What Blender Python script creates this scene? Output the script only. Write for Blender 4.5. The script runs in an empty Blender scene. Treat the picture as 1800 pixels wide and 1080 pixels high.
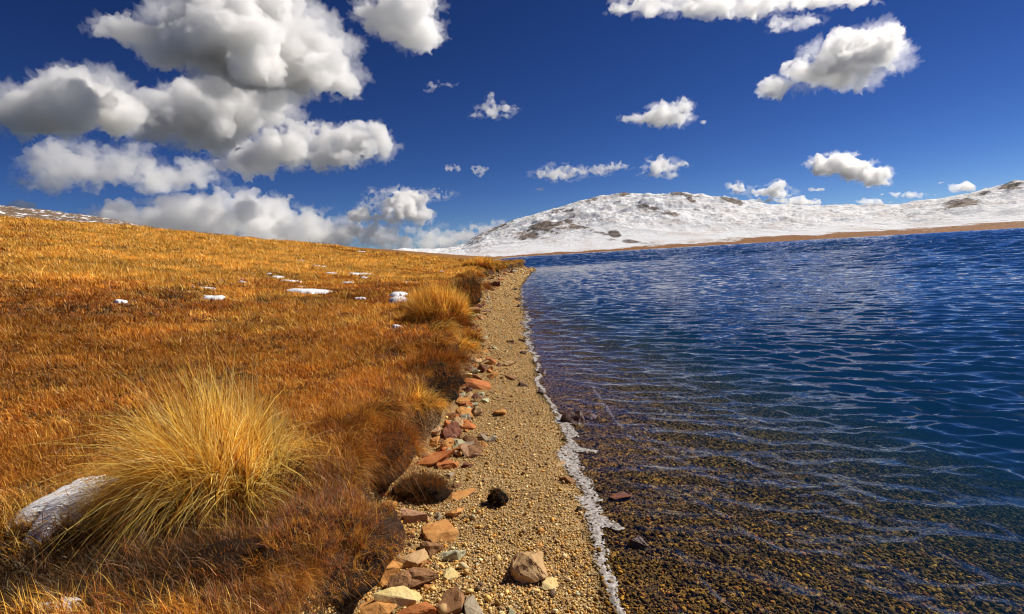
import bpy, bmesh, math, random
import numpy as np
from mathutils import Vector, Matrix

random.seed(11)
RNG = np.random.default_rng(7)
scene = bpy.context.scene
COL = scene.collection
D2R = math.radians

# ---------------------------------------------------------------- camera
F_PX, CX, CY = 982.0, 900.0, 540.0
PITCH, ROLL, CAM_H = D2R(5.28), D2R(3.35), 2.0
_R0 = np.array([1.0, 0, 0])
_U0 = np.array([0, math.sin(PITCH), math.cos(PITCH)])
_F = np.array([0, math.cos(PITCH), -math.sin(PITCH)])
_R = math.cos(ROLL) * _R0 - math.sin(ROLL) * _U0
_U = math.sin(ROLL) * _R0 + math.cos(ROLL) * _U0
CAM = np.array([0, 0, CAM_H])


def ray(px, py):
    """unit direction through a point of the photograph"""
    d = _R * ((px - CX) / F_PX) - _U * ((py - CY) / F_PX) + _F
    return d / np.linalg.norm(d)


def ground(px, py, z=0.0):
    d = ray(px, py)
    t = (z - CAM_H) / d[2]
    return CAM + d * t


cam_data = bpy.data.cameras.new("camera")
cam_data.sensor_width = 36.0
cam_data.lens = 36.0 * F_PX / 1800.0
cam_data.clip_start, cam_data.clip_end = 0.05, 100000.0
cam = bpy.data.objects.new("camera", cam_data)
COL.objects.link(cam)
cam.matrix_world = Matrix(((_R[0], _U[0], -_F[0], 0), (_R[1], _U[1], -_F[1], 0), (_R[2], _U[2], -_F[2], CAM_H), (0, 0, 0, 1)))
scene.camera = cam

# ---------------------------------------------------------------- light
SUN_AZ, SUN_EL = D2R(68), D2R(42)      # azimuth clockwise from the view direction (+Y)
SUN_DIR = np.array([math.sin(SUN_AZ) * math.cos(SUN_EL), math.cos(SUN_AZ) * math.cos(SUN_EL), math.sin(SUN_EL)])
sl = bpy.data.lights.new("sun", 'SUN')
sl.energy, sl.angle, sl.color = 5.0, D2R(0.53), (1.0, 0.93, 0.82)
so = bpy.data.objects.new("sun", sl)
COL.objects.link(so)
so.rotation_euler = Vector(-SUN_DIR).to_track_quat('-Z', 'Y').to_euler()

world = bpy.data.worlds.new("World")
scene.world = world
world.use_nodes = True
wt = world.node_tree
wt.nodes.clear()
wo = wt.nodes.new("ShaderNodeOutputWorld")
wb = wt.nodes.new("ShaderNodeBackground")
sky = wt.nodes.new("ShaderNodeTexSky")
sky.sky_type = 'NISHITA'
sky.sun_disc = False
sky.sun_elevation = SUN_EL
sky.sun_rotation = SUN_AZ
sky.altitude = 4100
sky.air_density = 1.0
sky.dust_density = 0.15
sky.ozone_density = 4.0
# the deep, contrasty blue of a high altitude sky: a steeper falloff of the same sky
k1 = wt.nodes.new("ShaderNodeVectorMath"); k1.operation = 'SCALE'; k1.inputs['Scale'].default_value = 0.08
gam = wt.nodes.new("ShaderNodeGamma"); gam.inputs['Gamma'].default_value = 1.35
hsv = wt.nodes.new("ShaderNodeHueSaturation")
hsv.inputs['Saturation'].default_value = 1.10
hsv.inputs['Hue'].default_value = 0.512
k2 = wt.nodes.new("ShaderNodeVectorMath"); k2.operation = 'SCALE'; k2.inputs['Scale'].default_value = 7.7
wt.links.new(sky.outputs[0], k1.inputs[0])
wt.links.new(k1.outputs[0], gam.inputs['Color'])
wt.links.new(gam.outputs[0], hsv.inputs['Color'])
wt.links.new(hsv.outputs[0], k2.inputs[0])
wt.links.new(k2.outputs[0], wb.inputs['Color'])
wt.links.new(wb.outputs[0], wo.inputs['Surface'])
wb.inputs['Strength'].default_value = 0.1

vs = scene.view_settings
vs.view_transform, vs.look, vs.gamma, vs.exposure = 'Standard', 'None', 1.0, 0.38
scene.render.resolution_x, scene.render.resolution_y = 1024, 614
cy = scene.cycles
DENOISE = True
cy.use_denoising = DENOISE
try:
    cy.denoiser = 'OPENIMAGEDENOISE'
    cy.denoising_input_passes = 'RGB_ALBEDO_NORMAL'
    cy.denoising_prefilter = 'ACCURATE'
except Exception:
    pass
cy.max_bounces, cy.diffuse_bounces, cy.glossy_bounces = 10, 3, 3
cy.transmission_bounces, cy.transparent_max_bounces, cy.volume_bounces = 6, 12, 9
cy.caustics_reflective = cy.caustics_refractive = False
cy.sample_clamp_indirect = 4.0
cy.sample_clamp_direct = 2.5
cy.use_adaptive_sampling = False
cy.filter_width = 1.15


# ---------------------------------------------------------------- noise
def _hash(ix, iy, iz, s):
    h = (ix.astype(np.int64) * 374761393 + iy.astype(np.int64) * 668265263 + iz.astype(np.int64) * 2147483647 + s * 974711) & 0xffffffff
    h = ((h ^ (h >> 13)) * 1274126177) & 0xffffffff
    h = ((h ^ (h >> 16)) * 2246822519) & 0xffffffff
    return ((h ^ (h >> 15)) & 0xffff) / 65535.0


def vnoise(x, y, z=None, s=0):
    """smooth value noise in 0..1"""
    x = np.asarray(x, float); y = np.asarray(y, float)
    ix, iy = np.floor(x), np.floor(y)
    fx, fy = x - ix, y - iy
    fx = fx * fx * fx * (fx * (fx * 6 - 15) + 10)
    fy = fy * fy * fy * (fy * (fy * 6 - 15) + 10)
    if z is None:
        zz = np.zeros_like(ix)
        a, b = _hash(ix, iy, zz, s), _hash(ix + 1, iy, zz, s)
        c, d = _hash(ix, iy + 1, zz, s), _hash(ix + 1, iy + 1, zz, s)
        return (a + (b - a) * fx) * (1 - fy) + (c + (d - c) * fx) * fy
    z = np.asarray(z, float)
    iz = np.floor(z); fz = z - iz
    fz = fz * fz * fz * (fz * (fz * 6 - 15) + 10)
    out = 0
    for k, w in ((0, 1 - fz), (1, fz)):
        a, b = _hash(ix, iy, iz + k, s), _hash(ix + 1, iy, iz + k, s)
        c, d = _hash(ix, iy + 1, iz + k, s), _hash(ix + 1, iy + 1, iz + k, s)
        out = out + w * ((a + (b - a) * fx) * (1 - fy) + (c + (d - c) * fx) * fy)
    return out


def fbm(x, y, z=None, o=4, s=0, g=0.5):
    t, a, n = 0, 1.0, 0.0
    for k in range(o):
        t = t + a * vnoise(x * 2 ** k + 17.3 * k, y * 2 ** k - 9.1 * k, None if z is None else z * 2 ** k + 3.7 * k, s + k)
        n += a; a *= g
    return t / n


def smooth(a, b, x):
    t = np.clip((x - a) / (b - a), 0, 1)
    return t * t * (3 - 2 * t)


# ---------------------------------------------------------------- meshes and materials
def icosphere(sub):
    bm = bmesh.new()
    bmesh.ops.create_icosphere(bm, subdivisions=sub, radius=1.0)
    v = np.array([p.co[:] for p in bm.verts]); f = np.array([[q.index for q in p.verts] for p in bm.faces])
    bm.free()
    return v, f


ICO1, ICO2, ICO3 = icosphere(1), icosphere(2), icosphere(3)


def new_mesh(name, verts, faces=None, quads=None, tris=None, smooth_shade=True):
    me = bpy.data.meshes.new(name)
    v = np.asarray(verts, np.float32)
    if faces is not None:
        me.from_pydata(v.tolist(), [], faces)
    else:
        q = np.zeros((0, 4), np.int32) if quads is None else np.asarray(quads, np.int32)
        t = np.zeros((0, 3), np.int32) if tris is None else np.asarray(tris, np.int32)
        me.vertices.add(len(v)); me.vertices.foreach_set("co", v.ravel())
        idx = np.concatenate([q.ravel(), t.ravel()])
        me.loops.add(len(idx)); me.loops.foreach_set("vertex_index", idx)
        starts = np.concatenate([np.arange(len(q)) * 4, len(q) * 4 + np.arange(len(t)) * 3]).astype(np.int32)
        me.polygons.add(len(starts)); me.polygons.foreach_set("loop_start", starts)
        me.update(calc_edges=True)
        me.validate()
    if smooth_shade:
        me.polygons.foreach_set("use_smooth", np.ones(len(me.polygons), bool))
    return me


def link(name, me, mat=None, parent=None):
    o = bpy.data.objects.new(name, me)
    COL.objects.link(o)
    if mat is not None:
        me.materials.append(mat)
    if parent is not None:
        o.parent = parent
    return o


def tag(o, label=None, cat=None, group=None, kind=None):
    if label: o["label"] = label
    if cat: o["category"] = cat
    if group: o["group"] = group
    if kind: o["kind"] = kind
    return o


def col_attr(me, name, rgb):
    a = me.attributes.new(name, 'FLOAT_COLOR', 'POINT')
    c = np.ones((len(rgb), 4), np.float32); c[:, :3] = rgb
    a.data.foreach_set("color", c.ravel())


class NT:
    """small helper over a node tree"""
    def __init__(self, name):
        self.m = bpy.data.materials.new(name)
        self.m.use_nodes = True
        self.t = self.m.node_tree
        self.t.nodes.clear()
        self.out = self.t.nodes.new("ShaderNodeOutputMaterial")

    def n(self, kind, **kw):
        nd = self.t.nodes.new("ShaderNode" + kind)
        for k, v in kw.items():
            if k.startswith("i_"):
                key = k[2:]
                key = int(key) if key.isdigit() else key.replace("_", " ")
                s = nd.inputs[key]
                if hasattr(v, "is_linked") or isinstance(v, bpy.types.NodeSocket):
                    self.t.links.new(v, s)
                else:
                    s.default_value = v
            else:
                setattr(nd, k, v)
        return nd

    def l(self, a, b):
        self.t.links.new(a, b)

    def math(self, op, a, b=0.0, c=None, clamp=False):
        nd = self.n("Math", operation=op, use_clamp=clamp)
        for i, v in enumerate((a, b, c)):
            if v is None: continue
            if isinstance(v, bpy.types.NodeSocket): self.l(v, nd.inputs[i])
            else: nd.inputs[i].default_value = v
        return nd.outputs[0]

    def mix(self, f, a, b, blend='MIX'):
        nd = self.n("Mix", data_type='RGBA', blend_type=blend)
        for i, v in ((0, f), (6, a), (7, b)):
            if isinstance(v, bpy.types.NodeSocket): self.l(v, nd.inputs[i])
            elif i == 0: nd.inputs[i].default_value = v
            else: nd.inputs[i].default_value = (*v, 1.0)
        return nd.outputs[2]

    def ramp(self, f, stops, interp='LINEAR'):
        nd = self.n("ValToRGB")
        cr = nd.color_ramp
        cr.interpolation = interp
        while len(cr.elements) < len(stops): cr.elements.new(0.5)
        for e, (p, c) in zip(cr.elements, stops):
            e.position = p
            e.color = (*c, 1.0) if hasattr(c, "__len__") else (c, c, c, 1.0)
        self.l(f, nd.inputs[0])
        return nd.outputs[0]

    def noise(self, scale, detail=4.0, rough=0.55, vec=None, dist=0.0):
        nd = self.n("TexNoise", i_Scale=scale, i_Detail=detail, i_Roughness=rough, i_Distortion=dist)
        if vec is not None: self.l(vec, nd.inputs['Vector'])
        return nd.outputs[0]

    def bsdf(self, color, rough=0.8, spec=0.3, normal=None, **kw):
        nd = self.n("BsdfPrincipled")
        for k, v in (("Base Color", color), ("Roughness", rough), ("Specular IOR Level", spec)):
            s = nd.inputs[k]
            if isinstance(v, bpy.types.NodeSocket): self.l(v, s)
            elif k == "Base Color": s.default_value = (*v, 1.0)
            else: s.default_value = v
        if normal is not None: self.l(normal, nd.inputs['Normal'])
        for k, v in kw.items(): nd.inputs[k.replace("_", " ")].default_value = v
        return nd

    def bump(self, h, strength=0.5, dist=0.02, normal=None):
        nd = self.n("Bump", i_Strength=strength, i_Distance=dist)
        self.l(h, nd.inputs['Height'])
        if normal is not None: self.l(normal, nd.inputs['Normal'])
        return nd.outputs[0]

    def surface(self, sh):
        self.l(sh.outputs[0] if hasattr(sh, "outputs") else sh, self.out.inputs['Surface'])
        return self.m
# ---------------------------------------------------------------- the lie of the land
_SY = np.array([-40, 0, 2.9, 3.7, 4.33, 4.93, 5.71, 7.0, 7.94, 10.1, 13.75, 21.4, 32, 46.6, 60, 70, 74, 77, 85, 110, 200, 450, 640, 5000])
_SX = np.array([.6, .53, .53, .54, .57, .51, .51, .47, .40, .35, .31, .39, .50, 1.32, 2.3, 3.2, 3.35, 2.6, -1.5, -5, -8, -2, 4, 4])
_BY = np.array([-40, 0, 2.67, 3.1, 3.8, 4.58, 5.24, 6.0, 6.9, 8.0, 9.2, 12, 16.2, 24, 36.5, 50.7, 62, 68.7, 72, 74.5, 77, 85, 110, 200, 450, 640, 5000])
_BX = np.array([-.95, -.92, -.92, -.95, -.95, -1.30, -1.02, -.84, -.74, -.95, -.86, -1.1, -1.43, -1.75, -2.14, -1.38, -.2, .62, 1.5, 2.1, 1.6, -2.6, -6.5, -10, -5, 1, 1])


def x_shore(y):
    return np.interp(y, _SY, _SX) + (0.16 * (vnoise(np.asarray(y) * 1.3, np.asarray(y) * 0 + 3.3, s=3) - .5) + .05 * (vnoise(np.asarray(y) * 4.3, np.asarray(y) * 0 + 7.3, s=4) - .5)) * smooth(200, 60, y)


def x_bank(y):
    y = np.asarray(y, float)
    return -.50 * np.exp(-((y - 8.15) / .42) ** 4) - .25 * np.exp(-((y - 11.6) / .5) ** 4) - .35 * np.exp(-((y - 18.5) / .9) ** 4) - .4 * np.exp(-((y - 27) / 1.6) ** 4) + np.interp(y, _BY, _BX) + 0.42 * (fbm(y * 1.1, y * 0 + 8.8, o=3, s=21) - .5) * smooth(2, 5.5, y) + 0.5 * (vnoise(y * .22, y * 0 + 1.1, s=22) - .5) * smooth(14, 24, y)


def bank_height(y):
    return np.interp(y, [0, 3, 5, 8, 20, 40, 72, 90, 200, 400], [.50, .50, .58, .68, .85, .98, 1.15, 1.1, 1.0, .8])


RISE = 0.166


def bank_width(y):
    return 0.12 + 0.14 * vnoise(y * 2.1, y * 0 + 4.2, s=31) + 0.25 * smooth(15, 50, y)


def land(x, y, detail=True):
    x = np.asarray(x, float); y = np.asarray(y, float)
    xs, xb = x_shore(y), x_bank(y)
    B = bank_height(y)
    d = x - xs
    bed = -(0.085 * d + 0.020 * d * d)
    bed = np.where(d > 0, np.maximum(bed, -6.0), 0)
    t = np.clip((xs - x) / np.maximum(xs - xb, .2), 0, 1)
    foot = 0.10 + 0.10 * smooth(3, 12, y)
    beach = foot * t ** 0.8 + 0.012 * smooth(.0, .15, t)
    wid = bank_width(y)
    u = np.clip((xb - x) / wid, 0, 1)
    bank = (B - foot) * (u ** .75 * .55 + .45 * smooth(0, 1, u))
    s = np.maximum(xb - wid - x, 0)
    sl = np.where(s < 9, s * s / 18.0, s - 4.5)          # eases in
    r = np.hypot(x, y)
    cap = 118.0
    sl = cap * np.tanh(sl / cap * 1.0)
    rise = RISE * sl * smooth(900, 260, y) * 1.0
    z = np.where(d > 0, bed, beach + bank + rise)
    # hummocks of the meadow
    m = smooth(.05, .7, s)
    z = z + m * (0.10 * (fbm(x * .9, y * .9, o=3, s=41) - .5) + 0.35 * (fbm(x * .12, y * .12, o=2, s=42) - .5) * smooth(3, 12, s))
    # dry land keeps above the lake far off
    if detail:
        z = z + np.where(d > 0, 0.03 * (fbm(x * 2.2, y * 2.2, o=3, s=51) - .5) * smooth(.1, 1.0, d), 0)
        z = z + u * (1 - np.clip(s * 3, 0, 1)) * 0.10 * (fbm(x * 4, y * 4, z * 4, o=3, s=61) - .5)
    return z


def on_land(px, py, water=False):
    """the point of the land seen at a pixel of the photograph"""
    d = ray(px, py)
    lo = 0.5
    t = lo
    prev = t
    while t < 900:
        p = CAM + d * t
        h = float(land(p[0], p[1]))
        if water: h = max(h, 0.0)
        if p[2] <= h: break
        prev = t
        t += max(0.02, 0.01 * t)
    a, b = prev, t
    for _ in range(18):
        m_ = (a + b) / 2
        p = CAM + d * m_
        h = float(land(p[0], p[1]))
        if water: h = max(h, 0.0)
        if p[2] <= h: b = m_
        else: a = m_
    return CAM + d * b


def polar(az0, az1, na, r0, r1, nr):
    az = np.radians(np.linspace(az0, az1, na))
    r = np.geomspace(r0, r1, nr)
    A, Rr = np.meshgrid(az, r)
    i = np.arange((nr - 1) * (na - 1))
    row, c = i // (na - 1), i % (na - 1)
    a = row * na + c
    quads = np.stack([a, a + 1, a + na + 1, a + na], 1)
    return (Rr * np.sin(A)).ravel(), (Rr * np.cos(A)).ravel(), quads, Rr.ravel()


# ---- ground mesh
gx, gy, gq, gr = polar(-80, 80, 1150, 0.35, 641, 820)
gz = land(gx, gy)
g_me = new_mesh("ground", np.stack([gx, gy, gz], 1), quads=gq)
g_s = x_bank(gy) - gx
a = g_me.attributes.new("inland", 'FLOAT', 'POINT'); a.data.foreach_set("value", g_s.astype(np.float32))
a = g_me.attributes.new("offshore", 'FLOAT', 'POINT'); a.data.foreach_set("value", (gx - x_shore(gy)).astype(np.float32))

m = NT("meadow_soil_and_shingle")
geo = m.n("NewGeometry")
pos = geo.outputs['Position']
inl = m.n("Attribute", attribute_name="inland").outputs['Fac']
off = m.n("Attribute", attribute_name="offshore").outputs['Fac']
n1 = m.noise(1.6, 6, .6, pos)
n2 = m.noise(22.0, 5, .6, pos)
n3 = m.noise(.07, 5, .6, pos)
peb = m.n("TexVoronoi", i_Scale=75.0, i_Randomness=1.0); m.l(pos, peb.inputs['Vector'])
peb2 = m.n("TexVoronoi", i_Scale=24.0, i_Randomness=1.0); m.l(pos, peb2.inputs['Vector'])
gravel = m.ramp(m.n("SeparateColor", i_Color=peb.outputs['Color']).outputs[0], [(0, (.10, .062, .03)), (.35, (.28, .17, .07)), (.7, (.42, .27, .11)), (1, (.55, .42, .22))])
gravel = m.mix(m.math('MULTIPLY', n1, .5), gravel, (.34, .20, .07))
n6 = m.noise(.9, 6, .7, pos)
gravel = m.mix(m.ramp(n6, [(.45, 0.0), (.7, .75)]), gravel, (.16, .09, .035))
wet = m.ramp(m.n("SeparateColor", i_Color=peb2.outputs['Color']).outputs[0], [(0, (.03, .02, .012)), (.5, (.10, .06, .022)), (.85, (.2, .11, .03)), (1, (.3, .16, .04))])
soil = m.mix(n2, (.022, .012, .008), (.10, .048, .02))
meadow = m.ramp(n1, [(.25, (.07, .03, .010)), (.5, (.17, .07, .015)), (.75, (.28, .12, .022))])
meadow2 = m.ramp(n3, [(.3, (.20, .08, .018)), (.7, (.38, .19, .04))])
meadow = m.mix(.5, meadow, meadow2)
inl_n = m.math('ADD', inl, m.math('MULTIPLY', m.math('SUBTRACT', n2, .5), .18))
f_soil = m.math('MULTIPLY', m.math('SUBTRACT', inl_n, -.02), 14.0, clamp=True)
f_mead = m.math('MULTIPLY', m.math('SUBTRACT', inl_n, .30), 5.0, clamp=True)
off_n = m.math('ADD', off, m.math('MULTIPLY', m.math('SUBTRACT', n1, .5), .10))
f_wet = m.math('MULTIPLY', m.math('ADD', off_n, .08), 14.0, clamp=True)
c = m.mix(f_wet, gravel, wet)
c = m.mix(f_soil, c, soil)
c = m.mix(f_mead, c, meadow)
h = m.math('ADD', m.math('MULTIPLY', peb.outputs['Distance'], -1.0), m.math('MULTIPLY', n2, .6))
bp = m.bump(h, .6, .012)
ground_mat = m.surface(m.bsdf(c, .92, m.math('MULTIPLY', m.math('SUBTRACT', 1.0, f_wet), .25), bp))
o = link("ground", g_me, ground_mat); tag(o, "ginger meadow, shingle beach and lake bed", None, None, "structure")

# ---------------------------------------------------------------- water
wx, wy, wq, wr = polar(-12, 66, 1250, 1.3, 1150, 1250)
keep = (wx > x_shore(wy) - .35 - .004 * wr)
kq = keep[wq].any(1) & (wy[wq].max(1) < 700)
wq = wq[kq]
used, inv = np.unique(wq, return_inverse=True)
wq = inv.reshape(-1, 4); wx, wy, wr = wx[used], wy[used], wr[used]
WAVES = []
wrg = np.random.default_rng(5)
for i in range(72):
    lam = 0.095 * (0.95 / 0.095) ** (i / 71.0) * wrg.uniform(.9, 1.1)
    th = math.radians((-104 if i % 3 else -143) + wrg.normal() * 14)          # two crossing trains heading for the camera and the beach
    WAVES.append((2 * math.pi / lam, math.cos(th), math.sin(th), wrg.uniform(0, 6.283), lam, 0))
for i in range(36):
    lam = 1.3 * (9.0 / 1.3) ** (i / 35.0) * wrg.uniform(.9, 1.1)
    th = math.radians((-100 if i % 3 else -135) + wrg.normal() * 16)
    WAVES.append((2 * math.pi / lam, math.cos(th), math.sin(th), wrg.uniform(0, 6.283), lam, 1))


def water_waves(x, y, r):
    off_ = x - x_shore(y) + 60 * smooth(76, 110, y) + 22 * smooth(9, 40, y)
    cell = r * 0.0055
    dx = np.zeros_like(x); dy = np.zeros_like(x); z = np.zeros_like(x)
    shal = smooth(-.02, 2.6, off_) * .92 + .08
    # gust patches
    gust = (0.55 + 0.9 * fbm(x * .13, y * .13, o=3, s=71)) * (.45 + 1.1 * fbm(x * .8, y * .8, o=3, s=78))
    wx_ = x + 0.35 * (fbm(x * .5, y * .5, o=2, s=72) - .5); wy_ = y + 0.35 * (fbm(x * .5 + 9, y * .5, o=2, s=73) - .5)
    for k, cx, sy, ph, lam, open_ in WAVES:
        if open_:
            amp = WSTEEP * (.9 + .45 * min(1.0, lam / 4.0)) / k
            loc = np.exp(-(cell / lam * 2.0) ** 2) * smooth(7 + lam * 7, 22 + lam * 14, off_)
        else:
            amp = WSTEEP / k * (.55 if lam > .6 else 1.1)
            loc = np.exp(-(cell / lam * 2.2) ** 2) * (shal if lam > .45 else shal * .75 + .1 * smooth(0, .5, off_))
        a_ = k * (wx_ * cx + wy_ * sy) + ph
        z += amp * loc * np.cos(a_)
        q = amp * loc * .62 * np.sin(a_)
        dx -= q * cx; dy -= q * sy
    return x + dx * gust, y + dy * gust, z * gust


WSTEEP = 0.056
ox_, oy_, oz_ = water_waves(wx, wy, wr)
# the little wave fronts that run up the shallows
FRONTS = [[(1022, 640), (1045, 690), (1075, 735), (1125, 790)], [(1180, 850), (1240, 890), (1330, 950), (1420, 985), (1470, 1000)],
          [(1170, 945), (1205, 995), (1250, 1045), (1290, 1085)], [(1430, 855), (1480, 880), (1530, 898)], [(1210, 770), (1260, 800), (1330, 830)],
          [(1560, 950), (1640, 985), (1720, 1010), (1800, 1050)]]
for k, fr in enumerate(FRONTS):
    P = np.array([ground(*p)[:2] for p in fr])
    tt = np.linspace(0, len(P) - 1, 60)
    px_, py_ = np.interp(tt, range(len(P)), P[:, 0]), np.interp(tt, range(len(P)), P[:, 1])
    box = (wx > px_.min() - .4) & (wx < px_.max() + .4) & (wy > py_.min() - .4) & (wy < py_.max() + .4)
    idx = np.where(box)[0]
    d2 = np.hypot(wx[idx, None] - px_[None], wy[idx, None] - py_[None])
    j = d2.argmin(1); dmin = d2.min(1)
    tx = np.gradient(px_)[j]; ty = np.gradient(py_)[j]
    sd = (wx[idx] - px_[j]) * ty - (wy[idx] - py_[j]) * tx
    sd = np.sign(sd) * dmin                                # + on the lake side
    fade = np.sin(np.clip(j / 59.0, 0, 1) * math.pi) ** .6
    hgt = 0.011 if k != 0 else .015
    prof = np.where(sd > 0, np.exp(-(sd / .10) ** 2), np.exp(-(sd / .028) ** 2))
    oz_[idx] += hgt * fade * prof * (.7 + .6 * vnoise(wx[idx] * 9, wy[idx] * 9, s=77))
w_me = new_mesh("water", np.stack([ox_, oy_, oz_], 1), quads=wq)
a = w_me.attributes.new("offshore", 'FLOAT', 'POINT'); a.data.foreach_set("value", (wx - x_shore(wy) + 60 * smooth(76, 110, wy) + 22 * smooth(9, 40, wy)).astype(np.float32))
m = NT("lake_water")
pos = m.n("NewGeometry").outputs['Position']
off = m.n("Attribute", attribute_name="offshore").outputs['Fac']
mp = m.n("Mapping"); m.l(pos, mp.inputs[0]); mp.inputs['Rotation'].default_value = (0, 0, D2R(-22)); mp.inputs['Scale'].default_value = (.6, 1, 1)
geo_n = m.n("NewGeometry").outputs['Normal']


def ripple(scale, amount):
    nz = m.n("TexNoise", i_Scale=scale, i_Detail=2.0, i_Roughness=.55); m.l(mp.outputs[0], nz.inputs['Vector'])
    v1 = m.n("VectorMath", operation='SUBTRACT'); m.l(nz.outputs['Color'], v1.inputs[0]); v1.inputs[1].default_value = (.5, .5, .5)
    v2 = m.n("VectorMath", operation='MULTIPLY'); m.l(v1.outputs[0], v2.inputs[0]); v2.inputs[1].default_value = (1, 1, 0)
    v3 = m.n("VectorMath", operation='SCALE'); m.l(v2.outputs[0], v3.inputs[0])
    if isinstance(amount, float): v3.inputs['Scale'].default_value = amount
    else: m.l(amount, v3.inputs['Scale'])
    return v3.outputs[0]


windy = m.math('MULTIPLY', m.math('DIVIDE', off, 14.0, clamp=True), 1.0)
r1 = ripple(7.0, m.math('ADD', .03, m.math('MULTIPLY', windy, .42)))
r2 = ripple(1.5, m.math('MULTIPLY', m.math('DIVIDE', m.math('SUBTRACT', off, 6.0), 40.0, clamp=True), .45))
s_ = m.n("VectorMath", operation='ADD'); m.l(r1, s_.inputs[0]); m.l(r2, s_.inputs[1])
s2_ = m.n("VectorMath", operation='ADD'); m.l(s_.outputs[0], s2_.inputs[0]); m.l(geo_n, s2_.inputs[1])
nn_ = m.n("VectorMath", operation='NORMALIZE'); m.l(s2_.outputs[0], nn_.inputs[0])
bp = nn_.outputs[0]
lw = m.n("LayerWeight", i_Blend=.5); m.l(bp, lw.inputs['Normal'])
fres = m.math('ADD', .010, m.math('MULTIPLY', m.math('POWER', lw.outputs['Facing'], 5.0), .92))
gl = m.n("BsdfGlossy", i_Roughness=.07); m.l(bp, gl.inputs['Normal'])
gl.inputs['Color'].default_value = (1, 1, 1, 1)
tr = m.n("BsdfTransparent")
mx = m.n("MixShader"); m.l(fres, mx.inputs[0]); m.l(tr.outputs[0], mx.inputs[1]); m.l(gl.outputs[0], mx.inputs[2])
m.surface(mx)
ab = m.n("VolumeAbsorption", i_Color=(.30, .53, .74, 1), i_Density=.90)
sc_ = m.n("VolumeScatter", i_Color=(.06, .36, .66, 1), i_Density=.085, i_Anisotropy=.0)
av = m.n("AddShader"); m.l(ab.outputs[0], av.inputs[0]); m.l(sc_.outputs[0], av.inputs[1])
m.l(av.outputs[0], m.out.inputs['Volume'])
water = link("water", w_me, m.m); tag(water, "wind rippled blue lake", None, None, "structure")

# ---------------------------------------------------------------- snowy hills beyond the lake
SKYL = np.array([(300, 470), (560, 448), (640, 443), (700, 439), (780, 438), (815, 431), (850, 409), (900, 389), (950, 375), (1000, 361), (1040, 350), (1090, 342), (1150, 341), (1200, 341), (1240, 347),
                 (1270, 351), (1300, 357), (1350, 360), (1400, 361), (1500, 360), (1580, 359), (1640, 352), (1700, 340), (1760, 326), (1800, 318), (1900, 302), (2100, 285), (2600, 300)], float)
sd_ = np.array([ray(*p) for p in SKYL])
sk_az = np.degrees(np.arctan2(sd_[:, 0], sd_[:, 1])); sk_el = sd_[:, 2] / np.hypot(sd_[:, 0], sd_[:, 1])
hx, hy, hq, hr = polar(-32, 78, 1500, 640, 3400, 420)
haz = np.degrees(np.arctan2(hx, hy))
_ga = np.linspace(-45, 90, 1351)
_ge = np.interp(_ga, sk_az, sk_el)
_kr = np.exp(-np.linspace(-2.5, 2.5, 23) ** 2); _kr /= _kr.sum()
_ge = np.convolve(np.pad(_ge, 11, mode='edge'), _kr, mode='valid')
el = np.interp(haz, _ga, _ge)
ridge_r = 1850 + 350 * np.sin(haz * .11 + 1.0) + 250 * (vnoise(haz * .12, haz * 0, s=81) - .5)
top = el * ridge_r + CAM_H
t = np.clip((hr - 652) / (ridge_r - 652), 0, None)
sh = np.where(t < 1, .30 * t + .70 * t ** 1.9, 1 - .55 * smooth(1, 2.4, t))
sh = np.where(t < 1, np.sin(np.clip(t, 0, 1) * math.pi / 2) ** 1.35 * .55 + sh * .45, sh)
shore_r = 648.0
hz = 0.45 * smooth(640, 670, hr) + top * sh
bulk = fbm(hx / 260, hy / 260, o=5, s=82) - .5
rid = 1 - np.abs(fbm(hx / 170, hy / 170, o=5, s=83) - .5) * 2
hz += np.clip(top, 0, 200) * smooth(.05, .5, t) * (.28 * bulk + .16 * (rid - .75)) * (1 - .75 * smooth(.75, 1.0, t) * smooth(1.35, 1.0, t))
hz += 3.0 * (fbm(hx / 28, hy / 28, o=4, s=84) - .5) * smooth(.03, .25, t)


def project(x, y, z):
    v = np.stack([x, y, z - CAM_H], -1)
    c_ = v @ _F
    return CX + F_PX * (v @ _R) / c_, CY - F_PX * (v @ _U) / c_


ppx, ppy = project(hx, hy, hz)
rock = np.zeros_like(hx)
for (qx, qy, sx, sy_, rot, w) in [(955, 402, 46, 13, -.18, 1.0), (930, 415, 40, 9, -.2, .8), (1000, 392, 22, 7, .5, .9), (1040, 405, 60, 5, .28, .7), (880, 398, 50, 8, -.45, .75), (990, 372, 26, 4, -.2, .95), (1140, 366, 26, 7, .1, 1.1),
                                  (1170, 376, 38, 5, .2, .7), (1215, 352, 14, 4, .3, .9), (1285, 354, 28, 7, .35, 1.1), (1080, 412, 14, 7, .3, 1.3), (1096, 342, 18, 3, 0, 1.1), (1200, 343, 40, 3, .1, 1.0), (1045, 350, 22, 4, -.3, .8),
                                  (840, 420, 30, 8, -.4, .6), (1690, 357, 40, 8, -.12, 1.1), (1660, 368, 30, 6, -.1, .8), (1780, 328, 30, 7, -.2, 1.1), (1730, 342, 24, 5, -.3, .7), (1590, 372, 40, 5, 0, .5), (1110, 425, 50, 4, .1, .8), (1230, 372, 60, 3, .15, .5),
                                  (1700, 385, 60, 3, -.05, .4), (1100, 357, 30, 4, .1, .6)]:
    cx_, sx_ = math.cos(rot), math.sin(rot)
    u_ = ((ppx - qx) * cx_ + (ppy - qy) * sx_) / sx; v_ = (-(ppx - qx) * sx_ + (ppy - qy) * cx_) / sy_
    rock = np.maximum(rock, w * np.exp(-(u_ * u_ + v_ * v_)))
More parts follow.
